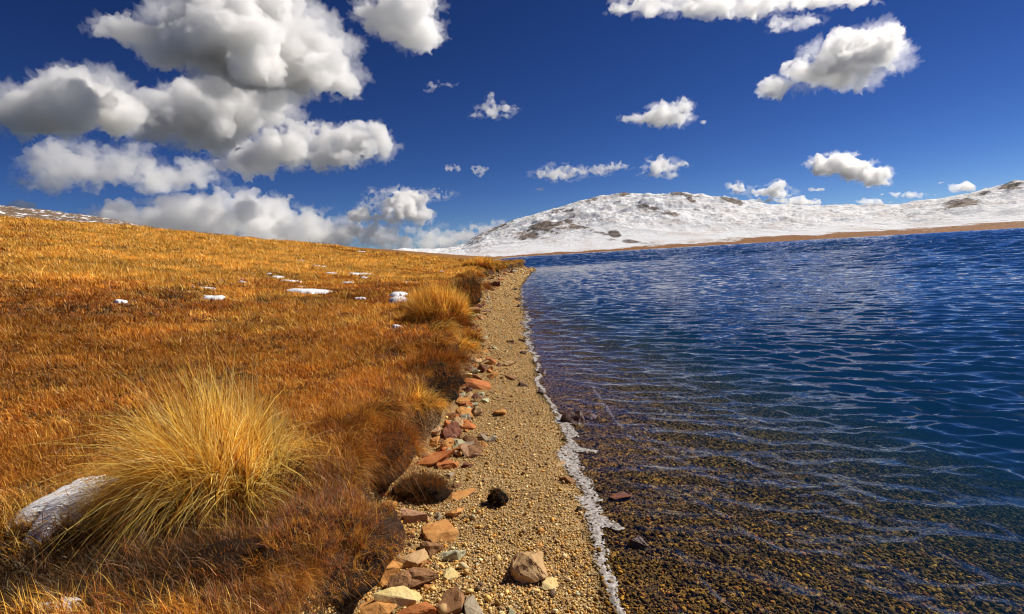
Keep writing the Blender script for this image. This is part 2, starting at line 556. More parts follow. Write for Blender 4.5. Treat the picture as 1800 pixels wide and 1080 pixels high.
hz += 13.0 * (np.abs(fbm(hx / 75, hy / 75, o=6, s=87, g=.62) - .5) * 2 - .25) * smooth(.1, .4, t)
hz += rock * 9.0 * smooth(.1, .4, t) * (fbm(hx / 22, hy / 22, o=4, s=86) - .25)
h_me = new_mesh("hills", np.stack([hx, hy, hz], 1), quads=hq)
a = h_me.attributes.new("rock", 'FLOAT', 'POINT'); a.data.foreach_set("value", rock.astype(np.float32))
band = (hz - 0.4) / np.interp(haz, [-30, -2, 4, 15, 28, 45, 70], [1.0, 1.1, 2.1, 3.6, 4.8, 6.2, 7.0])
strip = np.exp(-((ppx - 1330) / 120) ** 2 - ((ppy - 418 + (ppx - 1330) * .02) / 4.0) ** 2) + np.exp(-((ppx - 1500) / 90) ** 2 - ((ppy - 397) / 3.0) ** 2) * .5
a = h_me.attributes.new("grassband", 'FLOAT', 'POINT'); a.data.foreach_set("value", (band - strip * .8).astype(np.float32))
m = NT("snow_rock_and_dry_grass")
pos = m.n("NewGeometry").outputs['Position']
rk = m.n("Attribute", attribute_name="rock").outputs['Fac']
gb = m.n("Attribute", attribute_name="grassband").outputs['Fac']
mp = m.n("Mapping"); m.l(pos, mp.inputs[0]); mp.inputs['Scale'].default_value = (1, .35, 2.0)
s1 = m.noise(.045, 9, .74, mp.outputs[0])
s2 = m.noise(.022, 6, .65, mp.outputs[0])
s3 = m.noise(.5, 4, .7, mp.outputs[0])
f = m.math('ADD', m.math('MULTIPLY', rk, .36), m.math('ADD', s1, m.math('MULTIPLY', s2, .5)))
f = m.math('MULTIPLY', m.math('SUBTRACT', f, .915), 10.0, clamp=True)
rockc = m.mix(m.ramp(s3, [(.35, 0.0), (.65, 1.0)]), (.035, .030, .032), (.19, .155, .135))
cc = m.mix(f, (.70, .71, .74), rockc)
thin = m.math('MULTIPLY', m.math('SUBTRACT', m.math('ADD', s2, m.math('MULTIPLY', s3, .30)), .66), 5.0, clamp=True)
cc = m.mix(m.math('MULTIPLY', thin, .6), cc, (.46, .34, .25))
gsel = m.math('ADD', gb, m.math('MULTIPLY', m.math('SUBTRACT', s1, .5), 4.2))
gsel = m.math('SUBTRACT', 1.0, m.math('MULTIPLY', m.math('SUBTRACT', gsel, .75), 3.0, clamp=True))
gcol = m.mix(m.ramp(s3, [(.35, 0.0), (.65, 1.0)]), (.12, .045, .012), (.34, .15, .035))
cc = m.mix(gsel, cc, gcol)
bp = m.bump(m.math('ADD', s1, m.math('MULTIPLY', s3, .3)), .8, 5.0)
hills = link("hills", h_me, m.surface(m.bsdf(cc, .75, .2, bp))); tag(hills, "snow covered rocky hills above a strip of dry grass", None, None, "structure")

# ---- stony slope with thin snow behind the meadow skyline, upper left
sx_p = np.array([(-900, 240), (-300, 322), (0, 362), (60, 369), (150, 379), (220, 391), (270, 402), (330, 414), (400, 430)], float)
dd = np.array([ray(*p) for p in sx_p]); p_az = np.degrees(np.arctan2(dd[:, 0], dd[:, 1])); p_el = dd[:, 2] / np.hypot(dd[:, 0], dd[:, 1])
tx_, ty_, tq, trr = polar(-76, -24, 900, 190, 460, 160)
taz = np.degrees(np.arctan2(tx_, ty_)); tel = np.interp(taz, p_az, p_el)
tt = (trr - 190) / (300.0 - 190)
tz = (tel * 300 + CAM_H) * np.where(tt < 1, np.clip(tt, 0, 1) ** .8 * .45 + .55, 1 - .3 * smooth(1, 2.4, tt)) + 2.4 * (fbm(tx_ / 7, ty_ / 7, o=5, s=91, g=.62) - .5)
t_me = new_mesh("stony_slope", np.stack([tx_, ty_, tz], 1), quads=tq)
m = NT("stones_in_thin_snow")
pos = m.n("NewGeometry").outputs['Position']
mp = m.n("Mapping"); m.l(pos, mp.inputs[0]); mp.inputs['Scale'].default_value = (.5, .5, 1.3); mp.inputs['Rotation'].default_value = (0, 0, D2R(42))
s1 = m.noise(.75, 6, .7, mp.outputs[0]); s2 = m.noise(3, 4, .6, pos)
cc = m.mix(m.math('MULTIPLY', m.math('SUBTRACT', s1, .545), 14.0, clamp=True), m.mix(s2, (.07, .045, .03), (.24, .16, .10)), (.84, .86, .9))
slope = link("terrain", t_me, m.surface(m.bsdf(cc, .8, .2))); tag(slope, "stony brown slope with streaks of thin snow", None, None, "structure")
# ---------------------------------------------------------------- grass and other growing things
def blades(base, lean, length, width, col, nseg=2, droop=0.0, up=None, rg=RNG, twist=True):
    """curved tapering ribbons; lean = horizontal offset of the tip as a share of the length"""
    n = len(base)
    L = length[:, None]
    side = np.stack([-lean[:, 1], lean[:, 0], np.zeros(n)], 1)
    ln = np.linalg.norm(side, axis=1, keepdims=True)
    ang = rg.uniform(0, 2 * math.pi, n)
    rnd = np.stack([np.cos(ang), np.sin(ang), 0.3 * rg.normal(size=n)], 1)
    side = np.where(ln > 1e-6, side / np.maximum(ln, 1e-6), rnd)
    if twist: side = side * .55 + rnd * .8
    side /= np.linalg.norm(side, axis=1, keepdims=True)
    h = np.sqrt(np.clip(1 - (lean ** 2).sum(1) * .8, .05, 1))[:, None]
    dr = np.broadcast_to(np.asarray(droop, float), (n,))[:, None]
    rows = []
    for k in range(nseg + 1):
        s = k / nseg
        p = base.copy()
        p[:, :2] += lean * L * (s ** 1.7)
        p[:, 2:] += L * (h * (s - .25 * s * s * (1 - h)) - dr * s ** 2.6)
        w = (width * .5 * (1 - s) ** .8)[:, None]
        if k < nseg:
            rows += [p - side * w, p + side * w]
        else:
            rows.append(p)
    nv = 2 * nseg + 1
    V = np.stack(rows, 1).reshape(-1, 3)
    off = (np.arange(n) * nv)[:, None]
    Q = np.concatenate([off + np.array([[2 * k, 2 * k + 1, 2 * k + 3, 2 * k + 2]]) for k in range(nseg - 1)]) if nseg > 1 else np.zeros((0, 4), int)
    T = off + np.array([[2 * nseg - 2, 2 * nseg - 1, 2 * nseg]])
    C = np.repeat(col, nv, axis=0)
    return V, Q, T, C


def blade_object(name, parts, mat, parent=None):
    V, Q, T, C, nv = [], [], [], [], 0
    for v, q, t, c in parts:
        V.append(v); Q.append(q + nv); T.append(t + nv); C.append(c); nv += len(v)
    me = new_mesh(name, np.concatenate(V), quads=np.concatenate(Q), tris=np.concatenate(T), smooth_shade=False)
    col_attr(me, "tint", np.concatenate(C))
    return link(name, me, mat, parent)


def straw_material(name, trans=.45):
    m = NT(name)
    c = m.n("Attribute", attribute_name="tint").outputs['Color']
    d = m.n("BsdfDiffuse"); m.l(c, d.inputs['Color'])
    t = m.n("BsdfTranslucent"); m.l(c, t.inputs['Color'])
    g = m.n("BsdfGlossy", i_Roughness=.45); g.inputs['Color'].default_value = (.8, .72, .55, 1)
    x = m.n("MixShader"); x.inputs[0].default_value = trans; m.l(d.outputs[0], x.inputs[1]); m.l(t.outputs[0], x.inputs[2])
    y = m.n("MixShader"); y.inputs[0].default_value = .035; m.l(x.outputs[0], y.inputs[1]); m.l(g.outputs[0], y.inputs[2])
    return m.surface(y)


STRAW = straw_material("dry_straw")
THIN_STRAW = straw_material("thin_straw", .62)
PAL = {"gold": [(.88, .50, .08), (.80, .41, .05), (.92, .63, .16), (.58, .26, .03)],
       "ginger": [(.70, .32, .042), (.58, .225, .026), (.80, .42, .075), (.36, .125, .016)],
       "rust": [(.42, .13, .016), (.30, .085, .013), (.50, .18, .022), (.18, .06, .014)],
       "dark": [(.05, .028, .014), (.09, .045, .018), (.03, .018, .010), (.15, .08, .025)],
       "heath": [(.40, .20, .10), (.28, .15, .085), (.56, .25, .05), (.48, .14, .045), (.20, .11, .065)],
       "tuss": [(.98, .73, .20), (.96, .64, .11), (.98, .82, .32), (.82, .46, .06), (.98, .69, .15)]}
PAL = {k: np.array(v) for k, v in PAL.items()}


def pick(pal, n, rg=RNG, var=.18):
    c = PAL[pal][rg.integers(0, len(PAL[pal]), n)]
    return c * (1 + var * rg.normal(size=(n, 1))).clip(.5, 1.6)


# snow patches first: grass must stay off them
SNOW = [  # px, py, width, height in the photograph, what tells it apart
    (700, 516, 30, 12, "upper white snow patch beside the big golden tussock on the bank"),
    (702, 526, 32, 11, "lower white snow patch beside the big golden tussock on the bank"),
    (545, 511, 62, 7, "longest flat snow patch, in the middle of the ginger meadow"),
    (532, 505, 18, 4, "small snow patch just above the longest one"),
    (632, 481, 40, 7, "wide bright snow patch high on the meadow, nearest to the tussock"),
    (641, 488, 14, 4, "small snow patch just below the wide bright one"),
    (584, 480, 22, 4, "thin snow streak next to the wide bright patch"),
    (611, 497, 18, 5, "short snow patch between the longest patch and the wide bright one"),
    (511, 494, 32, 5, "flat snow patch above and before the longest one"),
    (490, 487, 20, 4, "slanting snow streak above the flat snow patch"),
    (473, 482, 8, 3, "tiny snow speck at the top of the slanting streak"),
    (427, 491, 11, 4, "upper of two snow dots stacked beside the golden grass"),
    (427, 496, 12, 4, "lower of two snow dots stacked beside the golden grass"),
    (391, 494, 7, 3, "tiny faint snow speck at the right end of the golden grass"),
    (336, 505, 10, 4, "round snow patch at the foot of the golden grass"),
    (366, 508, 22, 3, "thin snow streak beside the round patch under golden grass"),
    (379, 524, 30, 3, "long thin broken snow streak alone in the ginger grass"),
    (212, 530, 17, 6, "lone plump snow patch farthest to the left in the meadow"),
    (633, 525, 16, 4, "low snow patch between the longest patch and the tussock"),
    (698, 575, 14, 6, "single snow patch nearest the camera behind the big tussock"),
    (563, 468, 22, 3, "narrow snow streak high on the slope over the scatter of patches"),
    (534, 459, 16, 2, "thin snow streak just above the narrow streak on the slope"),
    (485, 456, 8, 2, "tiny snow speck on the slope left of the streaks"),
    (636, 442, 12, 3, "small snow patch close under the meadow skyline"),
    (716, 496, 7, 3, "tiny snow dot in the grass above the big tussock"),
    (776, 477, 7, 4, "tiny snow dot near the bank edge past the big tussock"),
]
SNOW_P = []
for px, py, w, h_, lab in SNOW:
    p = on_land(px, py + h_ * .3)
    r = np.linalg.norm(p - CAM)
    SNOW_P.append((p, w * r / F_PX, max(.25 * w * r / F_PX, min(h_ * r * r / (F_PX * 2.0), .8 * w * r / F_PX)), lab))
BIG_SNOW = [(ground(118, 905, .62), 1.02, .30)]


def snow_clear(x, y):
    k = np.ones(len(x), bool)
    for p, w, dp, lab in SNOW_P:
        near = (np.abs(x - p[0]) < w) & (np.abs(y - p[1]) < dp + w + 1)
        fr_ = .10 + .010 * p[1]
        k &= ~(near & (((x - p[0]) / (w * .52)) ** 2 + ((y - p[1] + fr_ * .5) / (dp * .55 + fr_)) ** 2 < 1))
    return k


N_TUFT, PER = 110000, 13
az = np.radians(RNG.uniform(-52, 10, N_TUFT))
r = 1.9 * (200 / 1.9) ** (RNG.uniform(0, 1, N_TUFT) ** .95)
N_SIDE = 15000
az = np.concatenate([az, np.radians(RNG.uniform(-82, -52, N_SIDE))]); r = np.concatenate([r, 1.6 * (25 / 1.6) ** RNG.uniform(0, 1, N_SIDE)])
x, y = r * np.sin(az), r * np.cos(az)
k = (x_bank(y) - x > .10) & (r > 1.6)
x, y, r = x[k], y[k], r[k]
nt = len(x)
patch = fbm(x * .35, y * .35, o=3, s=101)
fine = fbm(x * 1.7, y * 1.7, o=3, s=102)
wide = fbm(x * .06, y * .06, o=3, s=103)
pxx, pyy = project(x, y, land(x, y))
gold = smooth(22, 40, r) * .45 + .5 * smooth(.45, .60, wide) * smooth(14, 26, r)
gold = gold + np.exp(-((pxx - 190) / 250) ** 2 - ((pyy - 466) / 36) ** 2) * .9
gold -= np.exp(-((pxx - 430) / 330) ** 2 - ((pyy - 520) / 24) ** 2) * .35
gold = np.clip(gold + .14 * smooth(7, 16, r) + (patch - .5) * 1.7, 0, 1)
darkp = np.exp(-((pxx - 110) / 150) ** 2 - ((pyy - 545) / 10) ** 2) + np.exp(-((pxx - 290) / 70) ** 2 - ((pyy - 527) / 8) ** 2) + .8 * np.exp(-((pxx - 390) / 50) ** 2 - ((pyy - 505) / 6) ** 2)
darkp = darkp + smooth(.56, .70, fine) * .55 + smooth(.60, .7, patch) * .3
darkp = darkp + 1.3 * np.exp(-((x + 2.0) / .95) ** 2 - ((y - 2.72) / .42) ** 2)  # dark blades before the near tussock: its shade put into their colour
s_t = x_bank(y) - x
edge = np.exp(-s_t / .4) * smooth(14, 8, y)
kind = np.zeros(nt, int)                                   # ginger
u = RNG.uniform(0, 1, nt)
kind[u < gold] = 1
rustp = smooth(.47, .60, fbm(x * .22 + 9, y * .22, o=3, s=106)) * smooth(60, 18, r)
kind[(u > .78 - .5 * rustp) & (gold < .5)] = 2
u2 = RNG.uniform(0, 1, nt)
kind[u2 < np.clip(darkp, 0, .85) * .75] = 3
kind[(u2 > .98) & (r < 9)] = 5
kind[RNG.uniform(0, 1, nt) < 1.25 * np.exp(-((x + 2.1) / .95) ** 2 - ((y - 2.72) / .42) ** 2)] = 3  # more dark blades on the same spot, coloured as the tussock's deep shade
kind[RNG.uniform(0, 1, nt) < edge * .7] = 4
t_len = (.05 + .11 * RNG.uniform(0, 1, nt) ** 1.5 + .14 * (.55 - fine)) * (1 + .9 * gold) * np.where(kind == 3, .6, 1) * (1 + smooth(25, 120, r) * .9)
t_len = np.maximum(t_len, .03)
th = 2.4 * fbm(x * .9, y * .9, o=2, s=104) * math.pi + RNG.normal(size=nt) * .8
ml = RNG.uniform(.0, .45, nt)
tl = np.stack([np.cos(th) * ml - .12, np.sin(th) * ml - .12], 1)
t_br = RNG.normal(size=nt) * .17 + .9 * (fbm(x * .6 + 40, y * .6, o=3, s=105) - .5)
# the blades of each tuft
I = np.repeat(np.arange(nt), PER); n = len(I)
spread = .020 + .0030 * r
bx = x[I] + RNG.normal(size=n) * spread[I]; by = y[I] + RNG.normal(size=n) * spread[I]
k = (x_bank(by) - bx > .08) & snow_clear(bx, by)
I, bx, by = I[k], bx[k], by[k]; n = len(I)
rr = r[I]
col = np.zeros((n, 3))
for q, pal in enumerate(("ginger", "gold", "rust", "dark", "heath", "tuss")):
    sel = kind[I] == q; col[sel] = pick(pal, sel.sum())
col *= np.clip(1 + t_br[I], .5, 1.6)[:, None]
length = t_len[I] * RNG.uniform(.6, 1.25, n)
width = np.maximum(.0026, .00135 * rr) * RNG.uniform(.7, 1.3, n)
fan = RNG.normal(size=(n, 2)) * .38
lean = np.clip(tl[I] + fan, -.95, .95)
P = np.stack([bx, by, land(bx, by) - .006], 1)
parts = []
nearb = rr < 9
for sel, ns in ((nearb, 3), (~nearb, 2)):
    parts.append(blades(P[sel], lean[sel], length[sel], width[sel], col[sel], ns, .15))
# fringe hanging over the lip of the bank, and dark rootlets on the face under it
nf = 85000
yy = 2.2 * (76 / 2.2) ** RNG.uniform(0, 1, nf)
xb = x_bank(yy); wd = bank_width(yy)
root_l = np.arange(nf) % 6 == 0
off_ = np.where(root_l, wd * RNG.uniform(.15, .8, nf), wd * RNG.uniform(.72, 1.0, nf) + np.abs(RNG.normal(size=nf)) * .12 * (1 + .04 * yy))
xx = xb - off_
zz = land(xx, yy)
lump = fbm(xx * 2.2, yy * 1.3, o=2, s=111)
tang = RNG.normal(size=nf) * .35 + 1.2 * (lump - .5)
lean = np.stack([RNG.uniform(.35, .92, nf), tang], 1)
lean *= np.minimum(1, .97 / np.hypot(lean[:, 0], lean[:, 1]))[:, None]
L = RNG.uniform(.10, .30, nf) * (.5 + 1.1 * smooth(.3, .7, lump)) * (1 + .012 * yy)
bare = fbm(yy * 1.4, yy * 0 + 2.2, o=2, s=112)
L = np.where(bare > .60, L * .4, L)
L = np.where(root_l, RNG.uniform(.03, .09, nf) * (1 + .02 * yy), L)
uu = RNG.uniform(0, 1, nf)
col = pick("ginger", nf); sel = uu < .40; col[sel] = pick("rust", sel.sum())
sel = uu > np.where(lump > .56, .55, .88); col[sel] = pick("dark", sel.sum())
sel = (uu > .90) | ((yy > 9) & (uu < .28)); col[sel] = pick("gold", sel.sum())
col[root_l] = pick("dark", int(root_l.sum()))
parts.append(blades(np.stack([xx, yy, zz], 1), lean, L, np.maximum(.0026, .00115 * yy) * RNG.uniform(.7, 1.2, nf), col, 3, RNG.uniform(.35, 1.1, nf)))
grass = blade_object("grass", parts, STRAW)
tag(grass, "short dry ginger and golden meadow grass", None, None, "stuff")


# ---- big tussocks
def tussock(name, base, label, n, rad, lmin, lmax, pal, group, wid=.004, lean_bias=(-.10, -.16), stalks=0, arch=.55, mound=.5, seed=0, long_front=0.0):
    rg = np.random.default_rng(seed)
    root = bpy.data.objects.new(name, None); COL.objects.link(root); root.location = base
    tag(root, label, "tussock", group)
    K = max(40, n // 75)
    ca = rg.uniform(0, 2 * math.pi, K); cr = np.sqrt(rg.uniform(0, 1, K))
    cm = np.clip(.06 + arch * cr ** 1.3 + rg.normal(size=K) * .20, 0, .95)
    cth = ca + rg.normal(size=K) * .55
    cL = rg.uniform(.72, 1.12, K); cb = 1 + rg.normal(size=K) * .13
    ci = rg.integers(0, K, n)
    bx_ = rad * (cr * np.cos(ca))[ci] + rg.normal(size=n) * rad * .10
    by_ = rad * .8 * (cr * np.sin(ca))[ci] + rg.normal(size=n) * rad * .10
    rn = np.hypot(bx_ / rad, by_ / rad / .8)
    bz_ = mound * rad * np.clip(1 - rn ** 2, 0, 1)
    lean = np.stack([np.cos(cth) * cm, np.sin(cth) * cm], 1)[ci] + rg.normal(size=(n, 2)) * .19 + np.array(lean_bias)
    stray = rg.uniform(0, 1, n) < .13
    lean[stray] += rg.normal(size=(stray.sum(), 2)) * .35
    ln = np.hypot(lean[:, 0], lean[:, 1])
    lean *= np.minimum(1, .98 / np.maximum(ln, 1e-6))[:, None]; ln = np.minimum(ln, .98)
    L = (lmin + (lmax - lmin) * rg.uniform(0, 1, n) ** .8) * cL[ci] * (1 - .22 * np.clip(rn, 0, 1))
    front = smooth(0.0, .6, -lean[:, 1] - .45 * lean[:, 0]) * (rg.uniform(0, 1, n) < .45)
    L = L * (1 + long_front * front) * np.where(stray, 1.2, 1)
    col = pick(pal, n, rg) * np.clip(cb[ci], .5, 1.4)[:, None]
    low = rg.uniform(0, 1, n) < .09
    col[low] = pick("rust", low.sum(), rg)
    droop = np.clip(ln - .25, 0, 1) * rg.uniform(.35, 1.8, n)
    pt = blades(np.stack([bx_, by_, bz_ * .8], 1), lean, L, wid * rg.uniform(.6, 1.15, n), col, 5, droop, rg=rg)
    blade_object("foliage", [pt], THIN_STRAW if pal in ("tuss", "gold") else STRAW, root)
    # dead thatch at the base
    nn = n // 3
    a_ = rg.uniform(0, 2 * math.pi, nn); rr = rad * 1.25 * np.sqrt(rg.uniform(0, 1, nn))
    pp = np.stack([rr * np.cos(a_), rr * np.sin(a_) * .85, mound * rad * np.clip(1 - (rr / rad / 1.2) ** 2, 0, 1) * .8], 1)
    lean = np.stack([np.cos(a_) * .8, np.sin(a_) * .8], 1) + rg.normal(size=(nn, 2)) * .25
    pt = blades(pp, lean, rg.uniform(.08, .2, nn) * lmax / .5, np.full(nn, wid), pick("dark", nn, rg), 3, rg.uniform(.1, .6, nn), rg=rg)
    blade_object("dead_thatch", [pt], STRAW, root)
    for i in range(stalks):
        b = np.array([[rg.uniform(-.7, .7) * rad, rg.uniform(-.4, .6) * rad, mound * rad * .5]])
        ln_ = np.array([[rg.normal() * .16 - .05, rg.normal() * .1 + .04]])
        pt = blades(b, ln_, np.array([rg.uniform(.95, 1.2) * lmax]), np.array([.0042]), np.array([[.66, .50, .24]]), 5, 0.0, rg=rg, twist=False)
        blade_object("stalk", [pt], STRAW, root)
    return root


TUSS_P = on_land(385, 868)
tussock("grass_tussock", TUSS_P, "huge straw yellow grass tussock sprawling beside the foreground snow", 4500, .40, .46, .86, "tuss", None, .0088, (-.07, -.07), 18, .66, .42, 3, .50)
p = on_land(772, 566); dk = np.linalg.norm(p)
tussock("grass_tussock", p, "tall golden grass tussock on the bank edge beside two snow patches", 7000, .52, .50, .86, "gold", None, .014, (-.04, -.08), 0, .36, .35, 4)
for i, (px, py, rad, lm, lab, pal) in enumerate([
        (745, 545, .55, .55, "low golden tussock just behind the tall one on the bank", "gold"),
        (812, 600, .36, .42, "ginger tussock hanging at the bank edge above the rubble", "ginger"),
        (690, 800, .20, .30, "orange tuft drooping over the bank toward the shingle", "ginger"),
        (845, 470, 1.6, .9, "far golden tussock on the bank before the headland", "gold")]):
    p = on_land(px, py)
    d_ = np.linalg.norm(p - CAM)
    tussock("grass_tussock", p, lab, 2600, rad, lm * .6, lm, pal, "smaller tussocks along the bank edge", max(.0035, .0011 * d_), (.12, -.1), 0, .5, .35, 20 + i)


rgt = np.random.default_rng(88)
for i in range(16):
    y_ = 4.6 * (58 / 4.6) ** ((i + rgt.uniform(0, .8)) / 16)
    x_ = float(x_bank(y_)) - rgt.uniform(.05, .35) - .004 * y_
    if abs(y_ - 13.3) < 1.4 and x_ < -1.2: continue
    rad = rgt.uniform(.16, .34) * (1 + .035 * y_)
    tussock("grass_tuft", Vector((x_, y_, float(land(x_, y_)) - .02)), "small grass tuft leaning over the lip of the bank", 1500, rad, rgt.uniform(.10, .16) * (1 + .02 * y_), rgt.uniform(.20, .34) * (1 + .02 * y_),
            ("ginger", "gold", "rust")[i % 3], "small tufts on the lip of the bank", max(.0045, .0012 * y_), (rgt.uniform(.25, .6), rgt.uniform(-.4, .15)), 0, .55, .3, 60 + i)


# ---- twiggy heath cushions and torn sods
def cushion(name, label, cat, centre, size, n, pal, seed, core=(.02, .012, .008), tw=.055, group=None, width=.0022, hang=0.0):
    rg = np.random.default_rng(seed)
    root = bpy.data.objects.new(name, None); COL.objects.link(root); root.location = centre
    tag(root, label, cat, group)
    sv, sf = ICO3
    v = sv.copy()
    q = v * 1.9 + seed
    f = 1 + 1.1 * (fbm(q[:, 0], q[:, 1], q[:, 2], 3, 5) - .5) + .5 * (fbm(q[:, 0] * 4, q[:, 1] * 4, q[:, 2] * 4, 3, 6) - .5)
    v = v * f[:, None] * np.array(size)
    me = new_mesh("root_mass", v, tris=sf)
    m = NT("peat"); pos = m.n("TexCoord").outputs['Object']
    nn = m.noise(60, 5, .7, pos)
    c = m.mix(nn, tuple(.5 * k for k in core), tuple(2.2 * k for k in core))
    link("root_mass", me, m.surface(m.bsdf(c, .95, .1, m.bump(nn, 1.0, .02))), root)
    # twigs
    u = rg.normal(size=(n, 3)); u /= np.linalg.norm(u, axis=1, keepdims=True)
    u[:, 2] = np.where(u[:, 2] < -.35, -u[:, 2], u[:, 2])
    q = u * 1.9 + seed
    f = 1 + 1.1 * (fbm(q[:, 0], q[:, 1], q[:, 2], 3, 5) - .5) + .5 * (fbm(q[:, 0] * 4, q[:, 1] * 4, q[:, 2] * 4, 3, 6) - .5)
    p = u * f[:, None] * np.array(size) * .97
    d = u * .8 + rg.normal(size=(n, 3)) * .8
    lean = d[:, :2] * .62
    L = tw * rg.uniform(.5, 1.5, n) * np.where(rg.uniform(0, 1, n) < .14, 2.0, 1)
    lean = np.clip(lean, -1.0, 1.0)
    col = pick(pal, n, rg, .3)
    g2 = fbm(q[:, 0] * 1.5, q[:, 1] * 1.5, q[:, 2] * 1.5, 2, 8)
    sel = (g2 > .5) & (rg.uniform(0, 1, n) < .6); col[sel] = pick("rust" if pal != "heath" else "ginger", sel.sum(), rg)
    pt = blades(p, lean, L, width * rg.uniform(.6, 1.2, n), col, 3, np.where(u[:, 2] < .2, .9, .2) * rg.uniform(0, 1, n) + hang, rg=rg)
    blade_object("twigs", [pt], STRAW, root)
    return root


def at(px, py, dz=0.0):
    p = on_land(px, py); p[2] += dz; return p


cushion("heath_shrub", "purple brown twiggy heath cushion bulging over the near rocks", "shrub", at(572, 940, -.09), (.34, .42, .20), 21000, "heath", 3, core=(.030, .018, .012), tw=.05, width=.0042)
cushion("heath_shrub", "dark grey brown heath growing at the foot of the huge tussock", "shrub", at(400, 990, -.06), (.50, .24, .13), 9000, "dark", 8, tw=.06)
cushion("heath_shrub", "rust brown heath lobe between the huge tussock and hollow bank", "shrub", at(618, 770, -.12), (.46, .66, .21), 16000, "rust", 4, core=(.05, .025, .012), tw=.12, width=.0045, hang=.35)
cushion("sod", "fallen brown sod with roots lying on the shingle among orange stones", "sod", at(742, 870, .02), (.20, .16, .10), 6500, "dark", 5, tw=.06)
cushion("sod", "dark overhanging sod with a black hollow in the bank", "sod", at(765, 664, -.09), (.30, .60, .20), 5500, "dark", 6, core=(.006, .004, .003), tw=.13, width=.004, hang=.4)  # core coloured near black to stand in for shade under the overhang
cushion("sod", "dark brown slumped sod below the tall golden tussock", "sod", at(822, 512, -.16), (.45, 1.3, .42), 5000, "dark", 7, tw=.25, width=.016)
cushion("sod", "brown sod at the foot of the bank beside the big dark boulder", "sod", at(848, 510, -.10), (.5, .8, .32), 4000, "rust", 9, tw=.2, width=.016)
cushion("peat_clod", "black crumbly peat clod alone on the shingle", "peat clod", at(877, 886, .045), (.078, .07, .062), 1800, "dark", 10, core=(.009, .007, .006), tw=.016, width=.0025)

# ---- snow
m = NT("old_snow")
pos = m.n("NewGeometry").outputs['Position']
nn = m.noise(30, 4, .6, pos); n5 = m.noise(6, 3, .5, pos)
sb = m.bsdf((.72, .73, .76), .55, .3, m.bump(m.math('ADD', m.math('MULTIPLY', nn, .4), n5), .45, .03))
sb.inputs['Subsurface Weight'].default_value = .0
SNOWM = m.surface(sb)


def snow_patch(centre, w, dep, th, seed, label, group, rot=0.0, prof=7.0):
    rg = np.random.default_rng(seed)
    na, nr_ = 48, 12
    A = np.linspace(0, 2 * math.pi, na, endpoint=False)
    edge = .45 + 1.1 * fbm(np.cos(A) * 2.2 + seed * 3.1, np.sin(A) * 2.2, o=4, s=seed)
    ring = np.linspace(0, 1, nr_)[1:]
    V = [[0, 0, 1.0]]
    for q in ring:
        for a_, e_ in zip(A, edge):
            V.append([math.cos(a_) * e_ * q * w / 2, math.sin(a_) * e_ * q * dep / 2, (1 - q ** prof)])
    V = np.array(V)
    c_, s_ = math.cos(rot), math.sin(rot)
    x_ = V[:, 0] * c_ - V[:, 1] * s_ + centre[0]; y_ = V[:, 0] * s_ + V[:, 1] * c_ + centre[1]
    g_ = land(x_, y_)
    lump = (.55 + .9 * 1.0 if prof > 5 else 1.0) * 0 + (.55 if prof > 5 else .85) + (.9 if prof > 5 else .3) * fbm(x_ * 3.2 / max(w, .3), y_ * 3.2 / max(w, .3), o=3, s=seed + 5)
    z_ = g_ + V[:, 2] * th * lump - .02 * (1 - V[:, 2])
    T = [[0, 1 + i, 1 + (i + 1) % na] for i in range(na)]
    Q = []
    for j in range(nr_ - 2):
        for i in range(na):
            a0 = 1 + j * na + i; a1 = 1 + j * na + (i + 1) % na
            Q.append([a0, a0 + na, a1 + na, a1])
    V2 = np.stack([x_ - centre[0], y_ - centre[1], z_ - centre[2]], 1)
    o = link("snow_patch", new_mesh("snow_patch", V2, quads=Q, tris=T), SNOWM)
    o.location = centre
    return tag(o, label, "snow patch", group)


for i, (p, w, dp, lab) in enumerate(SNOW_P):
    snow_patch(p, w * 1.12, dp * (1.5 if i < 2 else 1.0), (.13 if i < 2 else min(.09, .055 + .02 * w)), 200 + i, lab, "snow patches in the meadow grass", 0.0, 3.0 if i < 2 else 7.0)
pa, pb = on_land(40, 965), on_land(205, 838)
mid = (pa + pb) / 2; dv = pb - pa
snow_patch(mid, np.linalg.norm(dv[:2]) * 1.05, .44, .11, 301, "big lump of snow in the foreground beside the huge tussock", "foreground snow", math.atan2(dv[1], dv[0]), 3.0)
snow_patch(on_land(98, 1078), .22, .14, .05, 303, "small edge of snow at the very bottom of the foreground grass", "foreground snow")
# ---------------------------------------------------------------- stones
def rock_material(name, ca, cb, wet=False):
    m = NT(name)
    tc = m.n("TexCoord").outputs['Object']
    ri = m.n("ObjectInfo").outputs['Random']
    mp = m.n("Mapping"); m.l(tc, mp.inputs[0])
    cmb = m.n("CombineXYZ"); m.l(m.math('MULTIPLY', ri, 40.0), cmb.inputs[0]); m.l(cmb.outputs[0], mp.inputs['Location'])
    v = mp.outputs[0]
    a1 = m.noise(9, 6, .65, v); a2 = m.noise(70, 5, .7, v); a3 = m.noise(260, 2, .6, v)
    c = m.mix(m.ramp(a1, [(.35, 0.0), (.65, 1.0)]), ca, cb)
    c = m.mix(m.ramp(a2, [(.5, 0.0), (.72, .6)]), c, tuple(k * .35 for k in ca))
    c = m.mix(m.ramp(a3, [(.58, 0.0), (.7, .5)]), c, tuple(min(.8, k * 1.5) for k in cb))
    h = m.math('ADD', a1, m.math('ADD', m.math('MULTIPLY', a2, .5), m.math('MULTIPLY', a3, .18)))
    return m.surface(m.bsdf(c, .35 if wet else .85, .45 if wet else .25, m.bump(h, .8, .012)))


